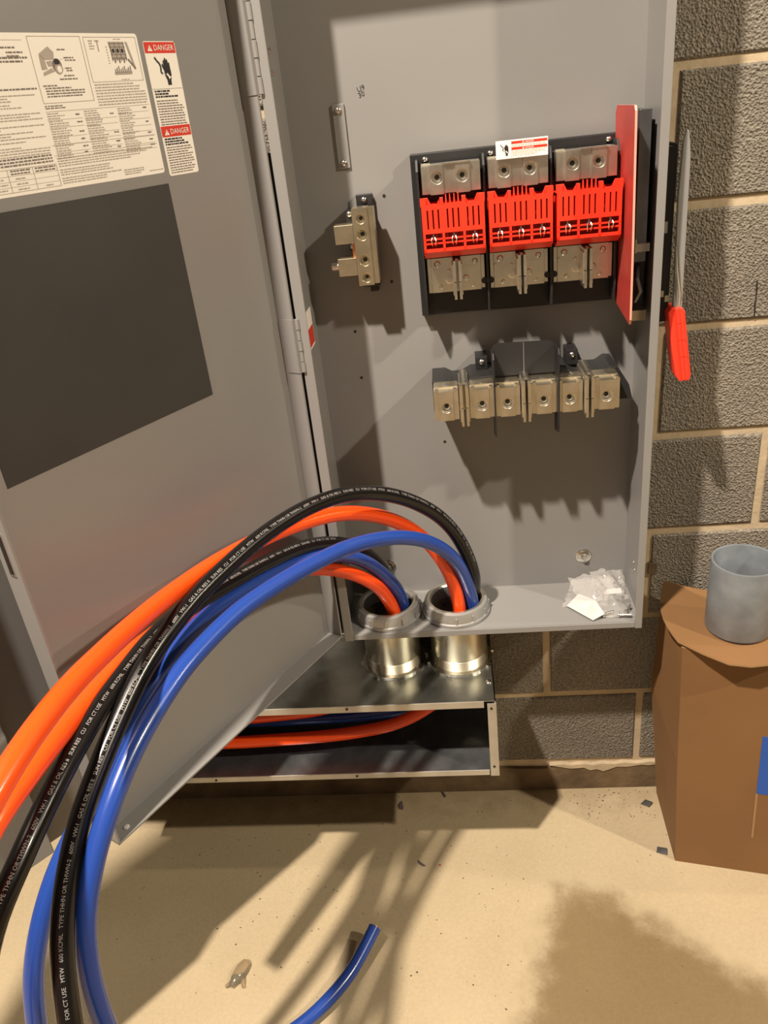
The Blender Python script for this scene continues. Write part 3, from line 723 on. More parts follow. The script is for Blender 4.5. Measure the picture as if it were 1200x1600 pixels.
# ------------------------------------------------------------------ operating handle outside the right-hand side
hd = empty('operating_handle', (-0.02, -0.08, 1.06), 'side operating handle with grey lever and red plastic grip', 'handle')
b = MB()
b.box(-0.0460, -0.0180, -0.1080, -0.0400, 1.060, 1.318)
b.box(-0.0460, -0.0440, -0.1080, -0.0400, 1.318, 1.322); b.box(-0.0205, -0.0180, -0.1080, -0.0400, 1.318, 1.322)
b.build('handle_housing', M['blackp'], hd, bevel=0.002)
b = MB(); b.prism([(-0.0145, 1.066), (-0.0175, 1.25), (-0.0150, 1.325), (-0.0115, 1.340), (-0.0080, 1.338), (-0.0050, 1.318), (-0.0035, 1.300), (-0.0010, 1.066)], -0.125, -0.116, 'y'); b.build('lever', M['paint'], hd, bevel=0.001)
b = MB(); b.tube([(-0.0160, -0.1280, 1.180), (-0.0130, -0.1290, 1.145), (-0.0065, -0.1270, 1.105), (-0.0065, -0.1240, 1.078)], 0.0017, 8); b.build('spring_rod', M['steel'], hd, smooth=True)
for x0, x1, z0, z1 in ((-0.0250, -0.0185, 1.092, 1.102), (-0.0320, -0.0270, 1.197, 1.214), (-0.0320, -0.0270, 1.100, 1.110)):
    b = MB(); b.box(x0, x1, -0.1105, -0.1075, z0, z1); b.build('bright_catch', M['steel'], hd)
def gp(x, y, z):
    k = (1.086 - z)/0.115
    return (x + 0.013*k, y - 0.020*k, z)
b = MB()
b.prism([(-0.024, 1.078), (-0.018, 1.086), (-0.003, 1.086), (0.002, 1.080), (0.002, 0.978), (-0.003, 0.971), (-0.017, 0.971), (-0.022, 0.980), (-0.024, 1.02)], -0.128, -0.094, 'y', 0, fn=gp)
b.prism([(-0.013, 1.0855), (-0.0010, 1.0855), (-0.0010, 0.9725), (-0.013, 0.9725)], -0.131, -0.127, 'y', 0, fn=gp)
g = b.build('red_grip', M['redp'], hd, bevel=0.0016)
b = MB(); b.box(-0.0075, -0.0070, -0.1314, -0.1305, 0.975, 1.084, 0, fn=gp)
for z in (1.010, 1.036, 1.062): b.box(-0.013, -0.001, -0.1313, -0.1305, z, z + 0.0005, 0, fn=gp)
b.build('mould_seam', M['darkred'], g)

# ------------------------------------------------------------------ lower fuse-clip and load-lug block
ld = empty('load_lug_block', (-0.25, -0.0205, 0.93), 'lower black block with six load lugs and fuse clips below the switch', 'lug block')
b = MB()
b.prism([(-0.4035, 0.930), (-0.4035, 0.987), (-0.381, 0.987), (-0.369, 0.980), (-0.352, 0.980), (-0.335, 0.989), (-0.175, 0.989), (-0.160, 0.980), (-0.118, 0.980), (-0.104, 0.989), (-0.092, 0.988), (-0.072, 0.955), (-0.066, 0.930)], -0.098, -0.0205, 'y')
b.build('base_block', M['blackp2'], ld, bevel=0.001)
for x0 in (-0.3265, -0.172):
    b = MB(); b.box(x0, x0 + 0.020, -0.060, -0.0205, 0.985, 1.012); t_ = b.build('mounting_ear', M['blackp'], ld, bevel=0.001)
    inst('screw', sm, t_, (x0 + 0.010, -0.060, 1.003))
def load_lug_mesh():
    b = MB(); hw = 0.0205
    for s_ in (-1, 1): b.box(s_*0.0125, s_*hw, -0.070, -0.028, -0.028, 0.0235)
    lug_pad(b, -0.0123, 0.0123, -0.072, -0.028, -0.029, 0.0215, 0.0, -0.0055, 0.0102)
    # rounded crown behind and little corner peens
    b.prism([(0.0123*math.cos(math.pi*(1 - k/8)), 0.0215 + 0.0045*math.sin(math.pi*k/8)) for k in range(9)], -0.050, -0.036, 'y', 0)
    for s_ in (-1, 1): b.box(s_*0.0130, s_*0.0175, -0.0715, -0.064, 0.0225, 0.0265)
    return b.mesh('load_lug', [M['alu'], M['hole']])
llm2 = load_lug_mesh()
clm2 = clip_mesh(-0.092, 0.030, -0.040, -0.008)
for x in POLES:
    b = MB(); b.box(x - 0.050, x - 0.0095, -0.1255, -0.098, 0.9770, 0.9855); b.box(x + 0.0105, x + 0.050, -0.1255, -0.098, 0.9770, 0.9855)
    b.box(x - 0.049, x + 0.049, -0.104, -0.098, 0.934, 0.982); b.build('bus_strap', M['brassy'], ld, bevel=0.0008)
    for s_ in (-0.0298, 0.0298): inst('load_lug', llm2, ld, (x + s_, -0.072, 0.9600))
    inst('fuse_clip', clm2, ld, (x + 0.0005, -0.064, 0.9640))
# hood round the middle pole: back sheet with rounded top and two side fins
b = MB()
r = 0.012
pts = [(-0.3000, 0.975), (-0.3000, 1.031 - r)] + [(-0.3000 + r - r*math.cos(math.radians(a)), 1.031 - r + r*math.sin(math.radians(a))) for a in (22, 45, 67, 90)] + \
      [(-0.1955 - r + r*math.sin(math.radians(a)), 1.029 - r + r*math.cos(math.radians(a))) for a in (0, 22, 45, 67)] + [(-0.1955, 1.029 - r), (-0.1955, 0.975)]
b.prism(pts, -0.102, -0.0985, 'y', 0, fn=lambda x, y, z: (x, y, z + 0.014)); hood = b.build('insulating_hood', M['blackp2'], ld)
for x in (-0.3000, -0.1955):
    b = MB(); b.prism([(-0.0985, 0.885), (-0.142, 0.895), (-0.150, 0.91), (-0.150, 1.032), (-0.142, 1.040), (-0.0985, 1.036)], x - 0.0012, x + 0.0012, 'x'); b.build('side_fin', M['blackp'], hood)
b = MB(); b.box(-0.2480, -0.2472, -0.1030, -0.102, 0.990, 1.0435); b.build('centre_seam', M['zinc'], hood)

# ------------------------------------------------------------------ ground bar
gb = empty('ground_bar', (-0.495, -0.0205, 1.15), 'brass-coloured ground lug bar with four screws left of the switch', 'ground bar')
b = MB(); b.box(-0.5085, -0.4790, -0.046, -0.0205, 1.146, 1.262); b.box(-0.5065, -0.4795, -0.030, -0.0205, 1.255, 1.2900); b.box(-0.498, -0.484, -0.030, -0.0205, 1.134, 1.150)
b.build('plastic_foot', M['blackp'], gb, bevel=0.001)
inst('screw', sm, gb, (-0.4935, -0.030, 1.2815))
b = MB()
cuts_ = [1.1545, 1.1795, 1.2140, 1.2460, 1.2745]
for i, zc in enumerate((1.1668, 1.1945, 1.2343, 1.2585)):
    b.holeface(-0.5110, -0.4860, cuts_[i], cuts_[i+1], -0.4975, zc, 0.0080 if i in (0, 3) else 0.0094, lambda a, c: (a, -0.080, c), 20, 0)
x0, x1, y0, y1, z0, z1 = -0.5110, -0.4860, -0.080, -0.046, 1.1545, 1.2745
b.add([(x0,y0,z0),(x1,y0,z0),(x1,y1,z0),(x0,y1,z0),(x0,y0,z1),(x1,y0,z1),(x1,y1,z1),(x0,y1,z1)], [(0,3,2,1),(4,5,6,7),(1,2,6,5),(2,3,7,6),(3,0,4,7)], 0)
for i, zc in enumerate((1.1668, 1.1945, 1.2343, 1.2585)): socket(b, -0.4975, -0.080, zc, 0.0080 if i in (0, 3) else 0.0094)
b.box(-0.4860, -0.4765, -0.076, -0.046, 1.1560, 1.2735)
b.build('lug_bar', [M['brassy'], M['hole']], gb)
for z0, z1 in ((1.2225, 1.2515), (1.1720, 1.2000)):
    b = MB(); b.box(-0.5420, -0.5112, -0.0800, -0.052, z0, z1); o_ = b.build('side_lug', M['brassy'], gb, bevel=0.0008)
    if z0 < 1.2:
        b = MB(); b.cyl((-0.5420, -0.066, 1.1865), (-1,0,0), 0.0072, 0.0125, 16, ch=0.001); b.build('clamp_screw', M['alu'], o_, smooth=True)
b = MB(); b.box(-0.5165, -0.5112, -0.072, -0.050, 1.198, 1.224); b.build('link_strap', M['copper'], gb)
for z in (1.2635, 1.2130): inst('screw', sm, gb, (-0.5180, -0.046, z))
b = MB(); b.box(-0.5235, -0.5085, -0.046, -0.0205, 1.206, 1.270); b.build('spacer', M['blackp'], gb)

# ------------------------------------------------------------------ galvanised wireway below the enclosure
GX0, GX1, GY, GZ0, GZ1 = -1.160, -0.326, -0.235, 0.2090, 0.3980
gut = empty('wireway_trough', (-0.74, -0.11, GZ0), 'open galvanised wireway trough under the enclosure with its cover off', 'trough')
b = MB(); b.box(GX0, GX1, -0.006, -0.002, GZ0, GZ1); b.build('back_panel', M['galv_dull'], gut)
b = MB(); plate_holes(b, GX0, GX1, GY, -0.002, GZ1 - 0.002, GZ1, NIP, 0.0575); b.build('top_panel', M['galv'], gut)
b = MB(); b.box(GX0, GX1, GY, -0.002, GZ0, GZ0 + 0.002); b.build('bottom_panel', M['galv_dull'], gut)
b = MB(); b.box(GX1 - 0.002, GX1, GY, -0.002, GZ0, GZ1); b.box(GX1 - 0.016, GX1 + 0.001, GY - 0.0022, GY - 0.0004, GZ0 - 0.002, GZ1 - 0.006); endp = b.build('end_panel', M['galv_lit'], gut)
b = MB(); b.box(GX0, GX1 - 0.022, GY - 0.002, GY, GZ1 - 0.0155, GZ1); tl = b.build('top_lip', M['galv_lit'], gut, bevel=0.0006)
b = MB(); b.box(GX0, GX1 - 0.018, GY - 0.002, GY, GZ0, GZ0 + 0.0135); bl_ = b.build('bottom_lip', M['galv_lit'], gut, bevel=0.0006)
b = MB(); b.box(GX1 - 0.030, GX1 - 0.002, -0.012, -0.006, GZ0 + 0.19, GZ0 + 0.262); b.build('mounting_tab', M['galv_dull'], gut)
ssb = MB(); ssb.lathe([(0.0026, 0), (0.0026, 0.001), (0.0012, 0.002)], (0,0,0), (0,-1,0), 10); ssm = ssb.mesh('screw', M['hole'], True)
for par, x, z in ((tl, -0.6109, 0.392), (endp, -0.3345, 0.381), (endp, -0.3345, 0.232), (bl_, -0.6117, 0.2165), (bl_, -0.9064, 0.2155)): inst('screw', ssm, par, (x, GY - 0.0022, z))
b = MB(); b.lathe([(0.0058, 0), (0.0058, 0.0015), (0.003, 0.0035)], (-0.3360, -0.180, GZ1), (0,0,1), 14); b.build('screw_head', M['steel'], gut, smooth=True)

# ------------------------------------------------------------------ conduit nipples between enclosure and trough
def nipple_meshes():
    R, r = 0.0560, 0.0515
    prof = [(r, -0.030), (R, -0.030), (R, 0.0)]
    for k in range(9): prof += [(R + 0.0008, 0.002 + 0.0028*k), (R - 0.0006, 0.0034 + 0.0028*k)]
    prof += [(R, 0.030), (R, 0.146), (r, 0.146)]
    a = MB(); a.lathe(prof, (0,0,0), (0,0,1), 48, closed=True); pipe = a.mesh('nipple_pipe', M['galv_n'], True)
    a = MB(); a.lathe([(0.0485, 0.0), (0.0660, 0.0), (0.0668, 0.003), (0.0668, 0.007), (0.0640, 0.0085), (0.0632, 0.021), (0.0610, 0.0275), (0.0560, 0.0300), (0.0510, 0.0295), (0.0480, 0.0260)], (0,0,0), (0,0,1), 48, closed=True)
    for k in range(12):
        t = 2*math.pi*k/12; c, s_ = math.cos(t), math.sin(t)
        a.box(-0.0016, 0.0016, 0.060, 0.0655, 0.007, 0.0215, 0, fn=lambda x, y, z: (x*c - y*s_, x*s_ + y*c, z))
    bush = a.mesh('insulated_bushing', M['zinc'], True)
    a = MB(); a.lathe([(0.0565, 0.0), (0.0650, 0.0), (0.0650, 0.0045), (0.0565, 0.0045)], (0,0,0), (0,0,1), 48, closed=True)
    for k in range(8):
        t = 2*math.pi*(k + 0.3)/8; c, s_ = math.cos(t), math.sin(t)
        a.box(-0.006, 0.006, 0.0635, 0.0695, 0.0, 0.0058, 0, fn=lambda x, y, z: (x*c - y*s_, x*s_ + y*c, z))
    lock = a.mesh('locknut', M['steel'], False)
    return pipe, bush, lock
M['galv_n'] = mat('worn_zinc_plating', (0.55, 0.53, 0.45), 0.30, 0.9, vscale=14, col2=(0.68, 0.62, 0.46), rvar=0.1)
pipe_m, bush_m, lock_m = nipple_meshes()
for (x, y), lab in zip(NIP, ('short galvanised conduit nipple nearer the open door', 'short galvanised conduit nipple farther from the door, holding the right-hand cables')):
    n_ = empty('conduit_nipple', (x, y, 0.368), lab, 'conduit', 'nipples joining enclosure and wireway')
    inst('nipple_pipe', pipe_m, n_, (x, y, 0.3985)); inst('insulated_bushing', bush_m, n_, (x, y, ZB + 0.0002)); inst('locknut', lock_m, n_, (x, y, GZ1))

# ------------------------------------------------------------------ six power cables
def spline(P, step=0.012):
    P = [Vector(p) for p in P]; out = []
    for i in range(len(P)-1):
        p0, p1, p2, p3 = P[max(i-1, 0)], P[i], P[i+1], P[min(i+2, len(P)-1)]
        n = max(2, int((p2-p1).length/step))
        for k in range(n):
            t = k/n
            out.append(0.5*((2*p1) + (p2-p0)*t + (2*p0-5*p1+4*p2-p3)*t*t + (3*p1-p0-3*p2+p3)*t*t*t))
    out.append(P[-1]); return out
CABLES = {
    'black_A': [(-1.14,-0.05,0.262),(-1.08,-0.05,0.262),(-1.019,-0.05,0.262),(-0.959,-0.05,0.262),(-0.898,-0.05,0.262),(-0.838,-0.051,0.262),(-0.778,-0.052,0.262),(-0.717,-0.053,0.263),(-0.657,-0.054,0.264),(-0.597,-0.057,0.267),(-0.537,-0.06,0.274),(-0.478,-0.065,0.288),(-0.425,-0.07,0.316),(-0.386,-0.074,0.361),(-0.367,-0.076,0.418),(-0.361,-0.076,0.478),(-0.355,-0.086,0.537),(-0.352,-0.106,0.594),(-0.362,-0.119,0.651),(-0.382,-0.132,0.707),(-0.409,-0.154,0.756),(-0.443,-0.181,0.797),(-0.482,-0.212,0.831),(-0.523,-0.249,0.857),(-0.561,-0.292,0.874),(-0.598,-0.339,0.882),(-0.633,-0.389,0.883),(-0.664,-0.44,0.88),(-0.693,-0.493,0.873),(-0.72,-0.546,0.864),(-0.744,-0.6,0.85),(-0.766,-0.652,0.829),(-0.783,-0.703,0.802),(-0.797,-0.754,0.773),(-0.809,-0.804,0.741),(-0.814,-0.852,0.704),(-0.814,-0.894,0.661),(-0.808,-0.928,0.612),(-0.801,-0.952,0.557),(-0.788,-0.954,0.499),(-0.769,-0.944,0.443),(-0.751,-0.932,0.386),(-0.736,-0.924,0.328),(-0.728,-0.92,0.269),(-0.727,-0.924,0.208),(-0.733,-0.936,0.149),(-0.74,-0.953,0.092),(-0.746,-0.974,0.036),(-0.754,-1.003,-0.016),(-0.774,-1.046,-0.053),(-0.805,-1.096,-0.067),(-0.837,-1.147,-0.07),(-0.869,-1.198,-0.07),(-0.9,-1.25,-0.07)],
    'orange_B': [(-1.14,-0.18,0.262),(-1.08,-0.18,0.262),(-1.02,-0.18,0.262),(-0.959,-0.18,0.262),(-0.899,-0.179,0.262),(-0.839,-0.178,0.262),(-0.779,-0.176,0.263),(-0.719,-0.173,0.263),(-0.658,-0.17,0.265),(-0.599,-0.165,0.269),(-0.539,-0.158,0.277),(-0.483,-0.147,0.295),(-0.434,-0.137,0.328),(-0.401,-0.13,0.377),(-0.388,-0.128,0.436),(-0.384,-0.128,0.496),(-0.385,-0.128,0.556),(-0.396,-0.132,0.615),(-0.417,-0.14,0.671),(-0.446,-0.156,0.721),(-0.481,-0.18,0.763),(-0.522,-0.21,0.796),(-0.563,-0.246,0.82),(-0.605,-0.287,0.834),(-0.645,-0.331,0.842),(-0.68,-0.38,0.849),(-0.708,-0.433,0.857),(-0.729,-0.489,0.866),(-0.744,-0.546,0.876),(-0.755,-0.604,0.887),(-0.763,-0.663,0.898),(-0.769,-0.722,0.908),(-0.775,-0.781,0.916),(-0.78,-0.841,0.919),(-0.786,-0.901,0.914),(-0.796,-0.957,0.895),(-0.813,-0.997,0.854),(-0.833,-1.026,0.806),(-0.853,-1.05,0.754),(-0.873,-1.069,0.7),(-0.892,-1.084,0.645),(-0.909,-1.097,0.589),(-0.926,-1.109,0.533),(-0.941,-1.121,0.476),(-0.956,-1.132,0.418),(-0.97,-1.143,0.361),(-0.984,-1.153,0.303),(-0.997,-1.163,0.245),(-1.01,-1.174,0.187),(-1.025,-1.186,0.13),(-1.042,-1.202,0.075),(-1.065,-1.224,0.023),(-1.093,-1.252,-0.021),(-1.129,-1.289,-0.053),(-1.168,-1.332,-0.067),(-1.209,-1.376,-0.071),(-1.25,-1.42,-0.07)],
    'blue_C': [(-1.14,-0.115,0.262),(-1.08,-0.115,0.262),(-1.019,-0.115,0.262),(-0.959,-0.115,0.262),(-0.899,-0.115,0.262),(-0.838,-0.115,0.262),(-0.778,-0.115,0.262),(-0.718,-0.114,0.263),(-0.657,-0.114,0.264),(-0.597,-0.113,0.267),(-0.537,-0.112,0.273),(-0.478,-0.111,0.286),(-0.424,-0.11,0.313),(-0.383,-0.108,0.356),(-0.363,-0.108,0.413),(-0.357,-0.108,0.473),(-0.357,-0.111,0.533),(-0.366,-0.123,0.592),(-0.381,-0.141,0.647),(-0.406,-0.167,0.695),(-0.438,-0.2,0.734),(-0.476,-0.237,0.763),(-0.515,-0.278,0.783),(-0.551,-0.324,0.798),(-0.584,-0.373,0.808),(-0.616,-0.424,0.816),(-0.646,-0.476,0.822),(-0.675,-0.529,0.825),(-0.701,-0.584,0.822),(-0.724,-0.639,0.815),(-0.744,-0.694,0.8),(-0.762,-0.747,0.778),(-0.777,-0.796,0.747),(-0.792,-0.836,0.704),(-0.803,-0.865,0.653),(-0.807,-0.883,0.596),(-0.807,-0.893,0.536),(-0.805,-0.897,0.476),(-0.808,-0.899,0.416),(-0.818,-0.904,0.356),(-0.828,-0.908,0.297),(-0.839,-0.91,0.238),(-0.851,-0.907,0.178),(-0.865,-0.895,0.121),(-0.882,-0.873,0.068),(-0.901,-0.839,0.021),(-0.917,-0.795,-0.017),(-0.923,-0.742,-0.044),(-0.912,-0.686,-0.06),(-0.875,-0.64,-0.067),(-0.82,-0.616,-0.069),(-0.764,-0.592,-0.068),(-0.714,-0.56,-0.065),(-0.67,-0.518,-0.06),(-0.633,-0.471,-0.053),(-0.605,-0.419,-0.043),(-0.592,-0.392,-0.037)],
    'black_D': [(-1.14,-0.05,0.297),(-1.08,-0.05,0.297),(-1.02,-0.05,0.297),(-0.96,-0.05,0.297),(-0.899,-0.051,0.297),(-0.84,-0.052,0.298),(-0.779,-0.055,0.3),(-0.72,-0.058,0.303),(-0.66,-0.062,0.311),(-0.603,-0.067,0.33),(-0.551,-0.073,0.359),(-0.512,-0.077,0.403),(-0.5,-0.078,0.462),(-0.501,-0.079,0.522),(-0.516,-0.084,0.579),(-0.536,-0.099,0.634),(-0.562,-0.126,0.681),(-0.589,-0.165,0.717),(-0.619,-0.209,0.744),(-0.649,-0.258,0.763),(-0.676,-0.31,0.777),(-0.701,-0.363,0.789),(-0.723,-0.418,0.801),(-0.743,-0.473,0.813),(-0.762,-0.53,0.822),(-0.779,-0.587,0.825),(-0.792,-0.646,0.822),(-0.803,-0.705,0.818),(-0.811,-0.764,0.81),(-0.819,-0.822,0.797),(-0.828,-0.878,0.777),(-0.842,-0.927,0.746),(-0.861,-0.949,0.695),(-0.88,-0.953,0.638),(-0.899,-0.954,0.581),(-0.917,-0.954,0.523),(-0.934,-0.956,0.466),(-0.951,-0.959,0.408),(-0.967,-0.963,0.35),(-0.983,-0.969,0.292),(-0.999,-0.976,0.235),(-1.017,-0.982,0.178),(-1.038,-0.989,0.122),(-1.061,-0.996,0.067),(-1.091,-1.007,0.016),(-1.129,-1.023,-0.028),(-1.175,-1.046,-0.057),(-1.226,-1.076,-0.07),(-1.276,-1.109,-0.073),(-1.325,-1.143,-0.071),(-1.35,-1.16,-0.07)],
    'orange_E': [(-1.14,-0.15,0.3),(-1.08,-0.15,0.3),(-1.019,-0.15,0.3),(-0.959,-0.15,0.3),(-0.898,-0.149,0.3),(-0.838,-0.148,0.301),(-0.777,-0.145,0.303),(-0.717,-0.143,0.307),(-0.658,-0.14,0.317),(-0.602,-0.136,0.338),(-0.55,-0.131,0.37),(-0.516,-0.128,0.418),(-0.509,-0.128,0.478),(-0.511,-0.127,0.538),(-0.53,-0.137,0.595),(-0.56,-0.161,0.641),(-0.596,-0.192,0.678),(-0.634,-0.229,0.707),(-0.67,-0.27,0.731),(-0.704,-0.316,0.753),(-0.734,-0.366,0.767),(-0.758,-0.421,0.776),(-0.777,-0.477,0.786),(-0.793,-0.534,0.8),(-0.806,-0.592,0.811),(-0.817,-0.651,0.817),(-0.822,-0.711,0.824),(-0.824,-0.771,0.832),(-0.827,-0.831,0.837),(-0.832,-0.891,0.836),(-0.846,-0.942,0.809),(-0.863,-0.975,0.762),(-0.882,-1.0,0.71),(-0.901,-1.02,0.657),(-0.921,-1.035,0.602),(-0.942,-1.044,0.546),(-0.963,-1.051,0.489),(-0.983,-1.056,0.432),(-1.001,-1.061,0.375),(-1.019,-1.068,0.318),(-1.036,-1.077,0.261),(-1.053,-1.089,0.204),(-1.071,-1.103,0.148),(-1.09,-1.119,0.092),(-1.112,-1.137,0.04),(-1.14,-1.162,-0.009),(-1.174,-1.194,-0.045),(-1.215,-1.234,-0.064),(-1.258,-1.277,-0.07),(-1.3,-1.32,-0.07)],
    'blue_F': [(-1.14,-0.1,0.297),(-1.08,-0.1,0.297),(-1.02,-0.1,0.297),(-0.96,-0.1,0.297),(-0.899,-0.1,0.297),(-0.839,-0.1,0.298),(-0.779,-0.101,0.3),(-0.719,-0.101,0.302),(-0.659,-0.102,0.31),(-0.602,-0.102,0.327),(-0.549,-0.103,0.356),(-0.507,-0.104,0.398),(-0.493,-0.104,0.456),(-0.492,-0.105,0.516),(-0.501,-0.111,0.575),(-0.525,-0.128,0.627),(-0.555,-0.153,0.672),(-0.59,-0.188,0.707),(-0.625,-0.23,0.731),(-0.658,-0.278,0.746),(-0.688,-0.329,0.757),(-0.715,-0.382,0.766),(-0.74,-0.437,0.771),(-0.762,-0.493,0.772),(-0.782,-0.549,0.765),(-0.803,-0.602,0.747),(-0.825,-0.651,0.719),(-0.847,-0.694,0.684),(-0.872,-0.734,0.646),(-0.896,-0.77,0.605),(-0.915,-0.801,0.557),(-0.929,-0.825,0.504),(-0.937,-0.842,0.447),(-0.943,-0.852,0.388),(-0.951,-0.857,0.328),(-0.961,-0.861,0.269),(-0.972,-0.865,0.21),(-0.983,-0.869,0.151),(-0.996,-0.873,0.092),(-1.015,-0.878,0.036),(-1.046,-0.887,-0.015),(-1.091,-0.9,-0.051),(-1.147,-0.916,-0.067),(-1.205,-0.931,-0.069),(-1.263,-0.947,-0.069),(-1.321,-0.962,-0.069),(-1.35,-0.97,-0.07)],

}
CR = 0.0127
LEGEND = '600 KCMIL   TYPE THHN OR THWN-2   600V   VW-1   GAS & OIL RES II   SUN RES   CU   FOR CT USE   MTW   '
def lettering_on(path, s0, s1, up, h):
    """raised white print that follows the jacket: along the path, centred on the side that faces up"""
    P = path; S = [0.0]
    for a, c in zip(P[:-1], P[1:]): S.append(S[-1] + (c-a).length)
    b = MB(); v, f, w = glyphs(LEGEND*6)
    per = h; import bisect
    total = s1 - s0
    def frame(s):
        i = min(max(bisect.bisect_right(S, s) - 1, 0), len(P)-2); t = (s - S[i])/(S[i+1]-S[i])
        p = P[i].lerp(P[i+1], t); T0 = (P[min(i+1, len(P)-1)] - P[max(i-1, 0)]).normalized(); T1 = (P[min(i+2, len(P)-1)] - P[i]).normalized()
        T = T0.lerp(T1, t).normalized(); n = (up - T*up.dot(T)).normalized(); return p, T, n, T.cross(n)
    pts = []
    for px, py in v:
        s = s1 - px*h; a = (py - 0.35)*h/CR
        if s < s0: s = s0
        p, T, n, bn = frame(s)
        pts.append(p + (n*math.cos(a) + bn*math.sin(a))*(CR + 0.00035))
    keep = [q_ for q_ in f if all(s1 - v[i][0]*h > s0 + 0.001 for i in q_)]
    b.add(pts, keep); return b
SPEC = [('black_A', 'black', 'thick black cable arching highest out of the right-hand nipple'),
        ('orange_B', 'orange', 'thick orange cable arching out of the right-hand nipple, leftmost at the frame edge'),
        ('blue_C', 'blue', 'thick bright blue cable from the right-hand nipple, its cut end lying on the floor'),
        ('black_D', 'black', 'thick black cable from the left-hand nipple, passing under the higher black one'),
        ('orange_E', 'orange', 'thick orange cable from the left-hand nipple, lower of the two orange ones'),
        ('blue_F', 'blue', 'thick dark blue cable from the left-hand nipple, behind the brighter blue one')]
for key, col, lab in SPEC:
    path = spline(CABLES[key]); o0 = path[0]
    root = empty('power_cable', o0, lab, 'cable', 'power cables arching out of the nipples')
    b = MB(); b.tube(path, CR, 20); b.build('jacket', M[col], root, smooth=True)
    e_ = path[-1]; t_ = (path[-1] - path[-2]).normalized()
    b = MB(); b.cyl(e_ - t_*0.002, t_, 0.0095, 0.0035, 18); b.build('copper_core', M['copper'], root)
    if col == 'black':
        L = sum((c-a).length for a, c in zip(path[:-1], path[1:]))
        upv = Vector((0.35, -0.55, 0.75)) if key == 'black_A' else Vector((0.42, -0.35, 0.80))
        lettering_on(path, 1.02 if key == 'black_A' else 0.86, min(L - 0.25, 2.75), upv.normalized(), 0.0058).build('jacket_lettering', M['print'], root)

# ------------------------------------------------------------------ cardboard carton with a pipe offcut standing on it
F2 = FLOOR
A_ = (0.040, -0.211, F2); B_ = (0.510, -0.310, F2); C_ = (0.575, -0.075, F2); D_ = (0.046, -0.022, F2)
A1 = (0.0165, -0.212, 0.485); B1 = (0.500, -0.315, 0.480); C1 = (0.565, -0.080, 0.482); D1 = (0.022, -0.040, 0.478)
AM = (0.026, -0.212, 0.20); DM = (0.014, -0.034, 0.26)
box_ = empty('cardboard_box', (0.28, -0.16, F2), 'brown cardboard carton with loose flaps standing by the wall', 'box')
def sheet(b, pts, th, mi=0, mie=None):
    """thin panel of real thickness over a polygon of 3-D points"""
    V = [Vector(p) for p in pts]; n = Vector((0,0,0))
    for i in range(len(V)): n += (V[i]-V[0]).cross(V[(i+1) % len(V)]-V[0])
    n.normalize(); k = len(V)
    b.add([p for p in V] + [p - n*th for p in V], [tuple(range(k)), tuple(range(2*k-1, k-1, -1))], mi)
    b.add([p for p in V] + [p - n*th for p in V], [(i, k+i, k+(i+1) % k, (i+1) % k) for i in range(k)], mi if mie is None else mie)
def quadsheet(name, a, am, a1, c, cm, c1, th):
    b = MB(); rows = [(a, c), (am, cm), (a1, c1)] if am else [(a, c), (a1, c1)]
    for (p, q_), (p2, q2) in zip(rows[:-1], rows[1:]): sheet(b, [p, q_, q2, p2], th, 0, 1)
    return b.build(name, [M['card'], M['cardedge']], box_)
BM = tuple(0.5*(x+y) for x, y in zip(B_, B1)); CM = tuple(0.5*(x+y) for x, y in zip(C_, C1))
front = quadsheet('front_side', A_, AM, A1, B_, BM, B1, 0.004)
quadsheet('left_side', D_, DM, D1, A_, AM, A1, 0.004)
quadsheet('back_side', C_, CM, C1, D_, DM, D1, 0.004)
quadsheet('right_side', B_, BM, B1, C_, CM, C1, 0.004)
b = MB(); sheet(b, [A_, B_, C_, D_], -0.004, 0, 1); b.build('bottom', [M['card'], M['cardedge']], box_)
# warped top flap: a sheet of cells following a curled surface
b = MB(); nx, ny = 14, 8
def flap(i, j, dz=0.0):
    s, t = i/nx, j/ny
    x = 0.010 + 0.50*s + 0.018*t*(1-s) - 0.018*math.sin(math.pi*t)*(1-s)**3
    y = -0.226 - 0.085*s + t*(0.200 + 0.01*s) - 0.030*math.sin(math.pi*min(1, s*2.6))*(1-t)**2 + 0.02*(1-t)*max(0, 1 - s*7)
    z = 0.4955 - 0.004*s + 0.022*(max(0, 0.20 - s)/0.20)**1.6*t**1.5 - 0.008*(1-t)**2*math.sin(math.pi*min(1, s*2.6)) - 0.005*t
    return (x, y, z + dz)
vs_ = [flap(i, j) for j in range(ny+1) for i in range(nx+1)] + [flap(i, j, -0.0035) for j in range(ny+1) for i in range(nx+1)]
k0 = (nx+1)*(ny+1); fs_ = []; es_ = []
for j in range(ny):
    for i in range(nx):
        a = j*(nx+1)+i; fs_ += [(a, a+1, a+nx+2, a+nx+1), (k0+a+nx+1, k0+a+nx+2, k0+a+1, k0+a)]
ring = [i for i in range(nx+1)] + [j*(nx+1)+nx for j in range(1, ny+1)] + [ny*(nx+1)+i for i in range(nx-1, -1, -1)] + [j*(nx+1) for j in range(ny-1, 0, -1)]
for p, q_ in zip(ring, ring[1:] + ring[:1]): es_.append((p, k0+p, k0+q_, q_))
b.add(vs_, fs_, 0); b.add(vs_, es_, 1)
b.build('top_flap', [M['card'], M['cardedge']], box_, smooth=True)
b = MB(); sheet(b, [(0.020, -0.205, 0.489), (0.060, -0.214, 0.489), (0.075, -0.06, 0.470), (0.030, -0.05, 0.466)], 0.0035, 0, 1); b.build('inner_flap', [M['cardedge'], M['cardedge']], box_)
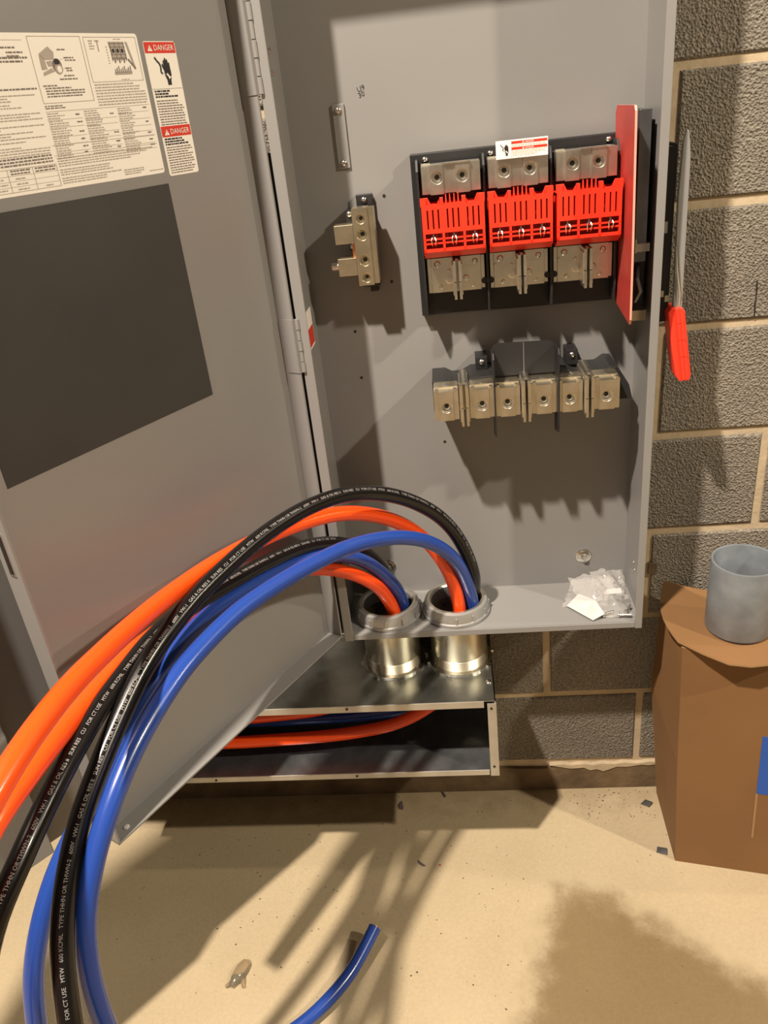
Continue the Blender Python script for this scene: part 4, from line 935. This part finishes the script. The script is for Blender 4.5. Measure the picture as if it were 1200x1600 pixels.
def fp(s, z, d=0.0):
    k = (z - F2)/(0.495 - F2); ax = A_[0] + (A1[0]-A_[0])*k; bx = B_[0] + (B1[0]-B_[0])*k; ay = A_[1] + (A1[1]-A_[1])*k; by = B_[1] + (B1[1]-B_[1])*k
    return (ax + (bx-ax)*s, ay + (by-ay)*s - d, z)
b = MB(); sheet(b, [fp(0.298, 0.145, 0.0012), fp(0.62, 0.145, 0.0012), fp(0.62, 0.294, 0.0012), fp(0.298, 0.294, 0.0012)], 0.0008); b.build('blue_tape', M['tape'], front)
b = MB(); sheet(b, [fp(0.296, 0.02, 0.001), fp(0.304, 0.02, 0.001), fp(0.304, 0.145, 0.001), fp(0.296, 0.145, 0.001)], 0.0006); b.build('tape_seam', M['cardedge'], front)

PX, PY, PZ = 0.1285, -0.163, 0.4945
b = MB(); b.lathe([(0.0520, 0.0), (0.0570, 0.0), (0.0577, 0.002), (0.0577, 0.139), (0.0570, 0.141), (0.0535, 0.141), (0.0525, 0.139)], (PX, PY, PZ), (0,0,1), 56, closed=True)
tag(b.build('pipe_offcut', M['pipe'], None, smooth=True, org=(PX, PY, PZ)), 'short grey galvanised pipe offcut standing on the cardboard carton', 'pipe')

# ------------------------------------------------------------------ bag of small hardware in the bottom of the enclosure
bag = empty('plastic_bag', (-0.12, -0.08, ZB), 'crumpled clear plastic bag of fixings lying in the enclosure corner', 'bag')
rb = random.Random(11)
def crumple(b, x0, x1, y0, y1, z, amp, n=16, skew=0.0, lift=0.0):
    V = []
    for j in range(n+1):
        for i in range(n+1):
            s, t = i/n, j/n
            e = math.sin(math.pi*s)**0.35*math.sin(math.pi*t)**0.35
            V.append((x0 + (x1-x0)*s + skew*t + rb.uniform(-.003, .003), y0 + (y1-y0)*t + rb.uniform(-.003, .003),
                      z + 0.001 + amp*e*(0.55 + 0.45*math.sin(9*s + 5*t)) + rb.uniform(0, 0.35)*amp*e + lift*max(0, t-0.6)**1.0))
    b.add(V, [(j*(n+1)+i, j*(n+1)+i+1, (j+1)*(n+1)+i+1, (j+1)*(n+1)+i) for j in range(n) for i in range(n)])
b = MB(); crumple(b, -0.140, -0.058, -0.150, -0.030, ZB + 0.001, 0.020, skew=-0.02, lift=0.04); b.build('film', M['film'], bag, smooth=True)
b = MB(); crumple(b, -0.185, -0.100, -0.110, -0.026, ZB + 0.001, 0.014, skew=0.03, lift=0.02); b.build('film', M['film'], bag, smooth=True)
b = MB(); crumple(b, -0.120, -0.056, -0.110, -0.028, ZB + 0.012, 0.018, skew=0.0, lift=0.04); b.build('film', M['film'], bag, smooth=True)
b = MB(); sheet(b, [(-0.176, -0.108, ZB+0.004), (-0.135, -0.160, ZB+0.004), (-0.112, -0.152, ZB+0.012), (-0.124, -0.120, ZB+0.022), (-0.150, -0.086, ZB+0.016)], 0.0008); b.build('paper_slip', M['white'], bag)
b = MB(); sheet(b, [(-0.098, -0.100, ZB+0.020), (-0.070, -0.100, ZB+0.022), (-0.070, -0.088, ZB+0.026), (-0.098, -0.088, ZB+0.024)], 0.0008); b.build('paper_slip', M['white'], bag)
for (x, y, z, dx, dy) in ((-0.112, -0.146, 0.006, 1, 0.35), (-0.083, -0.150, 0.006, 0.9, -0.2), (-0.070, -0.142, 0.008, 0.5, 0.8)):
    b = MB(); d_ = Vector((dx, dy, 0.12)).normalized(); p = Vector((x, y, ZB + z)); b.cyl(p, d_, 0.0024, 0.020, 10); b.lathe([(0.0052, 0), (0.0052, 0.002), (0.003, 0.004)], p, -d_, 12); b.build('bag_screw', M['steel'], bag, smooth=True)

# ------------------------------------------------------------------ neighbouring enclosure at the left
nb = empty('steel_cabinet', (-1.36, -0.15, 0.45), 'plain grey steel cabinet at the left edge, partly hidden behind the open door', 'cabinet')
b = MB(); b.box(-1.64, -1.075, -0.300, -0.004, 0.45, 1.78); b.build('cabinet_body', M['paint'], nb, bevel=0.002)
E2 = Vector((-0.648, -0.762)); N2 = Vector((0.762, -0.648))
def D2(u, v, z): return (-1.019 + u*E2.x + v*N2.x, -0.603 + u*E2.y + v*N2.y, z)
b = MB(); b.box(0.0, 0.50, -0.028, 0.0, 0.45, 1.78, 0, fn=D2); b.box(-0.30, 0.0, -0.034, -0.022, 0.45, 1.78, 0, fn=D2); nd = b.build('cabinet_door', M['paint'], nb, bevel=0.002)

# ------------------------------------------------------------------ litter on the floor
def chip(name, pts, th, mt, lab, cat, z=FLOOR, group=None):
    b = MB(); cx = sum(p[0] for p in pts)/len(pts); cy = sum(p[1] for p in pts)/len(pts)
    n = len(pts); V = [(x, y, z + 0.0004 + (dz if len(p) > 2 else 0)) for p in pts for x, y, dz in [(p[0], p[1], p[2] if len(p) > 2 else 0)]]
    b.add(V + [(x, y, zz + th) for x, y, zz in V], [tuple(range(n)), tuple(range(n, 2*n))] + [(i, (i+1) % n, n+(i+1) % n, n+i) for i in range(n)])
    o = b.build(name, mt, None, org=(cx, cy, z)); tag(o, lab, cat, group); return o
chip('metal_slug', [(0.0060, -0.1900), (0.0270, -0.1980, 0.002), (0.0300, -0.1830, 0.004), (0.0110, -0.1760, 0.001)], 0.0012, M['galv_dull'], 'small square metal chip by the front corner of the carton', 'scrap')
chip('metal_slug', [(0.0020, -0.0560), (0.0180, -0.0680, 0.004), (0.0290, -0.0570, 0.006), (0.0150, -0.0450, 0.002)], 0.0012, M['galv_dull'], 'dark bent metal chip on the floor behind the carton corner', 'scrap')
chip('cable_shaving', [(-0.5590, -0.0320), (-0.5640, -0.0420), (-0.5610, -0.0540), (-0.5520, -0.0560), (-0.5530, -0.0450), (-0.5560, -0.0320)], 0.003, M['purple'], 'curved dark shaving on the floor below the trough', 'scrap')
chip('cable_shaving', [(-0.5130, -0.2000), (-0.5110, -0.2090), (-0.5030, -0.2150), (-0.4960, -0.2150), (-0.5060, -0.2060)], 0.002, M['purple'], 'thin curled shaving on the bright floor in front of the trough', 'scrap')
chip('steel_pin', [(-0.4570, -0.0020), (-0.4600, -0.0050), (-0.4530, -0.0210), (-0.4490, -0.0200)], 0.003, M['purple'], 'small dark pin on the floor near the wall', 'scrap')
chip('red_fleck', [(-0.4670, -0.2130), (-0.4640, -0.2150), (-0.4620, -0.2130), (-0.4650, -0.2110)], 0.0015, M['redb'], 'tiny red fleck on the floor in front of the trough', 'scrap')
# blob of dried glue
b = MB()
b.tube([(-0.872, -0.485, FLOOR + 0.002), (-0.866, -0.470, FLOOR + 0.004), (-0.858, -0.452, FLOOR + 0.005), (-0.852, -0.438, FLOOR + 0.003), (-0.848, -0.432, FLOOR + 0.001)], [0.006, 0.012, 0.0135, 0.011, 0.004], 14)
b.tube([(-0.862, -0.466, FLOOR + 0.002), (-0.874, -0.478, FLOOR + 0.0025), (-0.884, -0.484, FLOOR + 0.001)], [0.008, 0.006, 0.003], 10)
b.tube([(-0.857, -0.462, FLOOR + 0.002), (-0.851, -0.474, FLOOR + 0.002), (-0.847, -0.486, FLOOR + 0.001)], [0.008, 0.005, 0.003], 10)
for i, p in enumerate(b.v): b.v[i] = (p[0], p[1], max(p[2], FLOOR + 0.0003))
tag(b.build('glue_blob', M['gluem'], None, smooth=True, org=(-0.86, -0.46, FLOOR)), 'shiny translucent blob dried on the floor at the front', 'blob')
# fine grit: too small to count
b = MB(); rg = random.Random(23)
def gritp(x, y, s):
    n = rg.choice((4, 5, 6)); a0 = rg.uniform(0, 6.28); r_ = [s*rg.uniform(0.5, 1.0) for _ in range(n)]; el = rg.uniform(0.4, 1.0)
    P = [(x + r_[i]*math.cos(a0 + 6.283*i/n), y + el*r_[i]*math.sin(a0 + 6.283*i/n), FLOOR + 0.0003) for i in range(n)]
    b.add(P + [(x, y, FLOOR + s*0.5)], [(i, (i+1) % n, n) for i in range(n)])
for _ in range(190): gritp(rg.uniform(-1.15, 0.05), -abs(rg.gauss(0, 0.26)), rg.uniform(0.0008, 0.0028))
for _ in range(70): gritp(rg.uniform(-0.16, 0.03), rg.uniform(-0.10, -0.01), rg.uniform(0.001, 0.0034))
for _ in range(50): gritp(rg.uniform(-0.95, -0.3), rg.uniform(-0.5, -0.1), rg.uniform(0.0010, 0.0032))
tag(b.build('floor_grit', M['grit']), 'scattered dark grit and shavings on the concrete', 'debris', None, 'stuff')
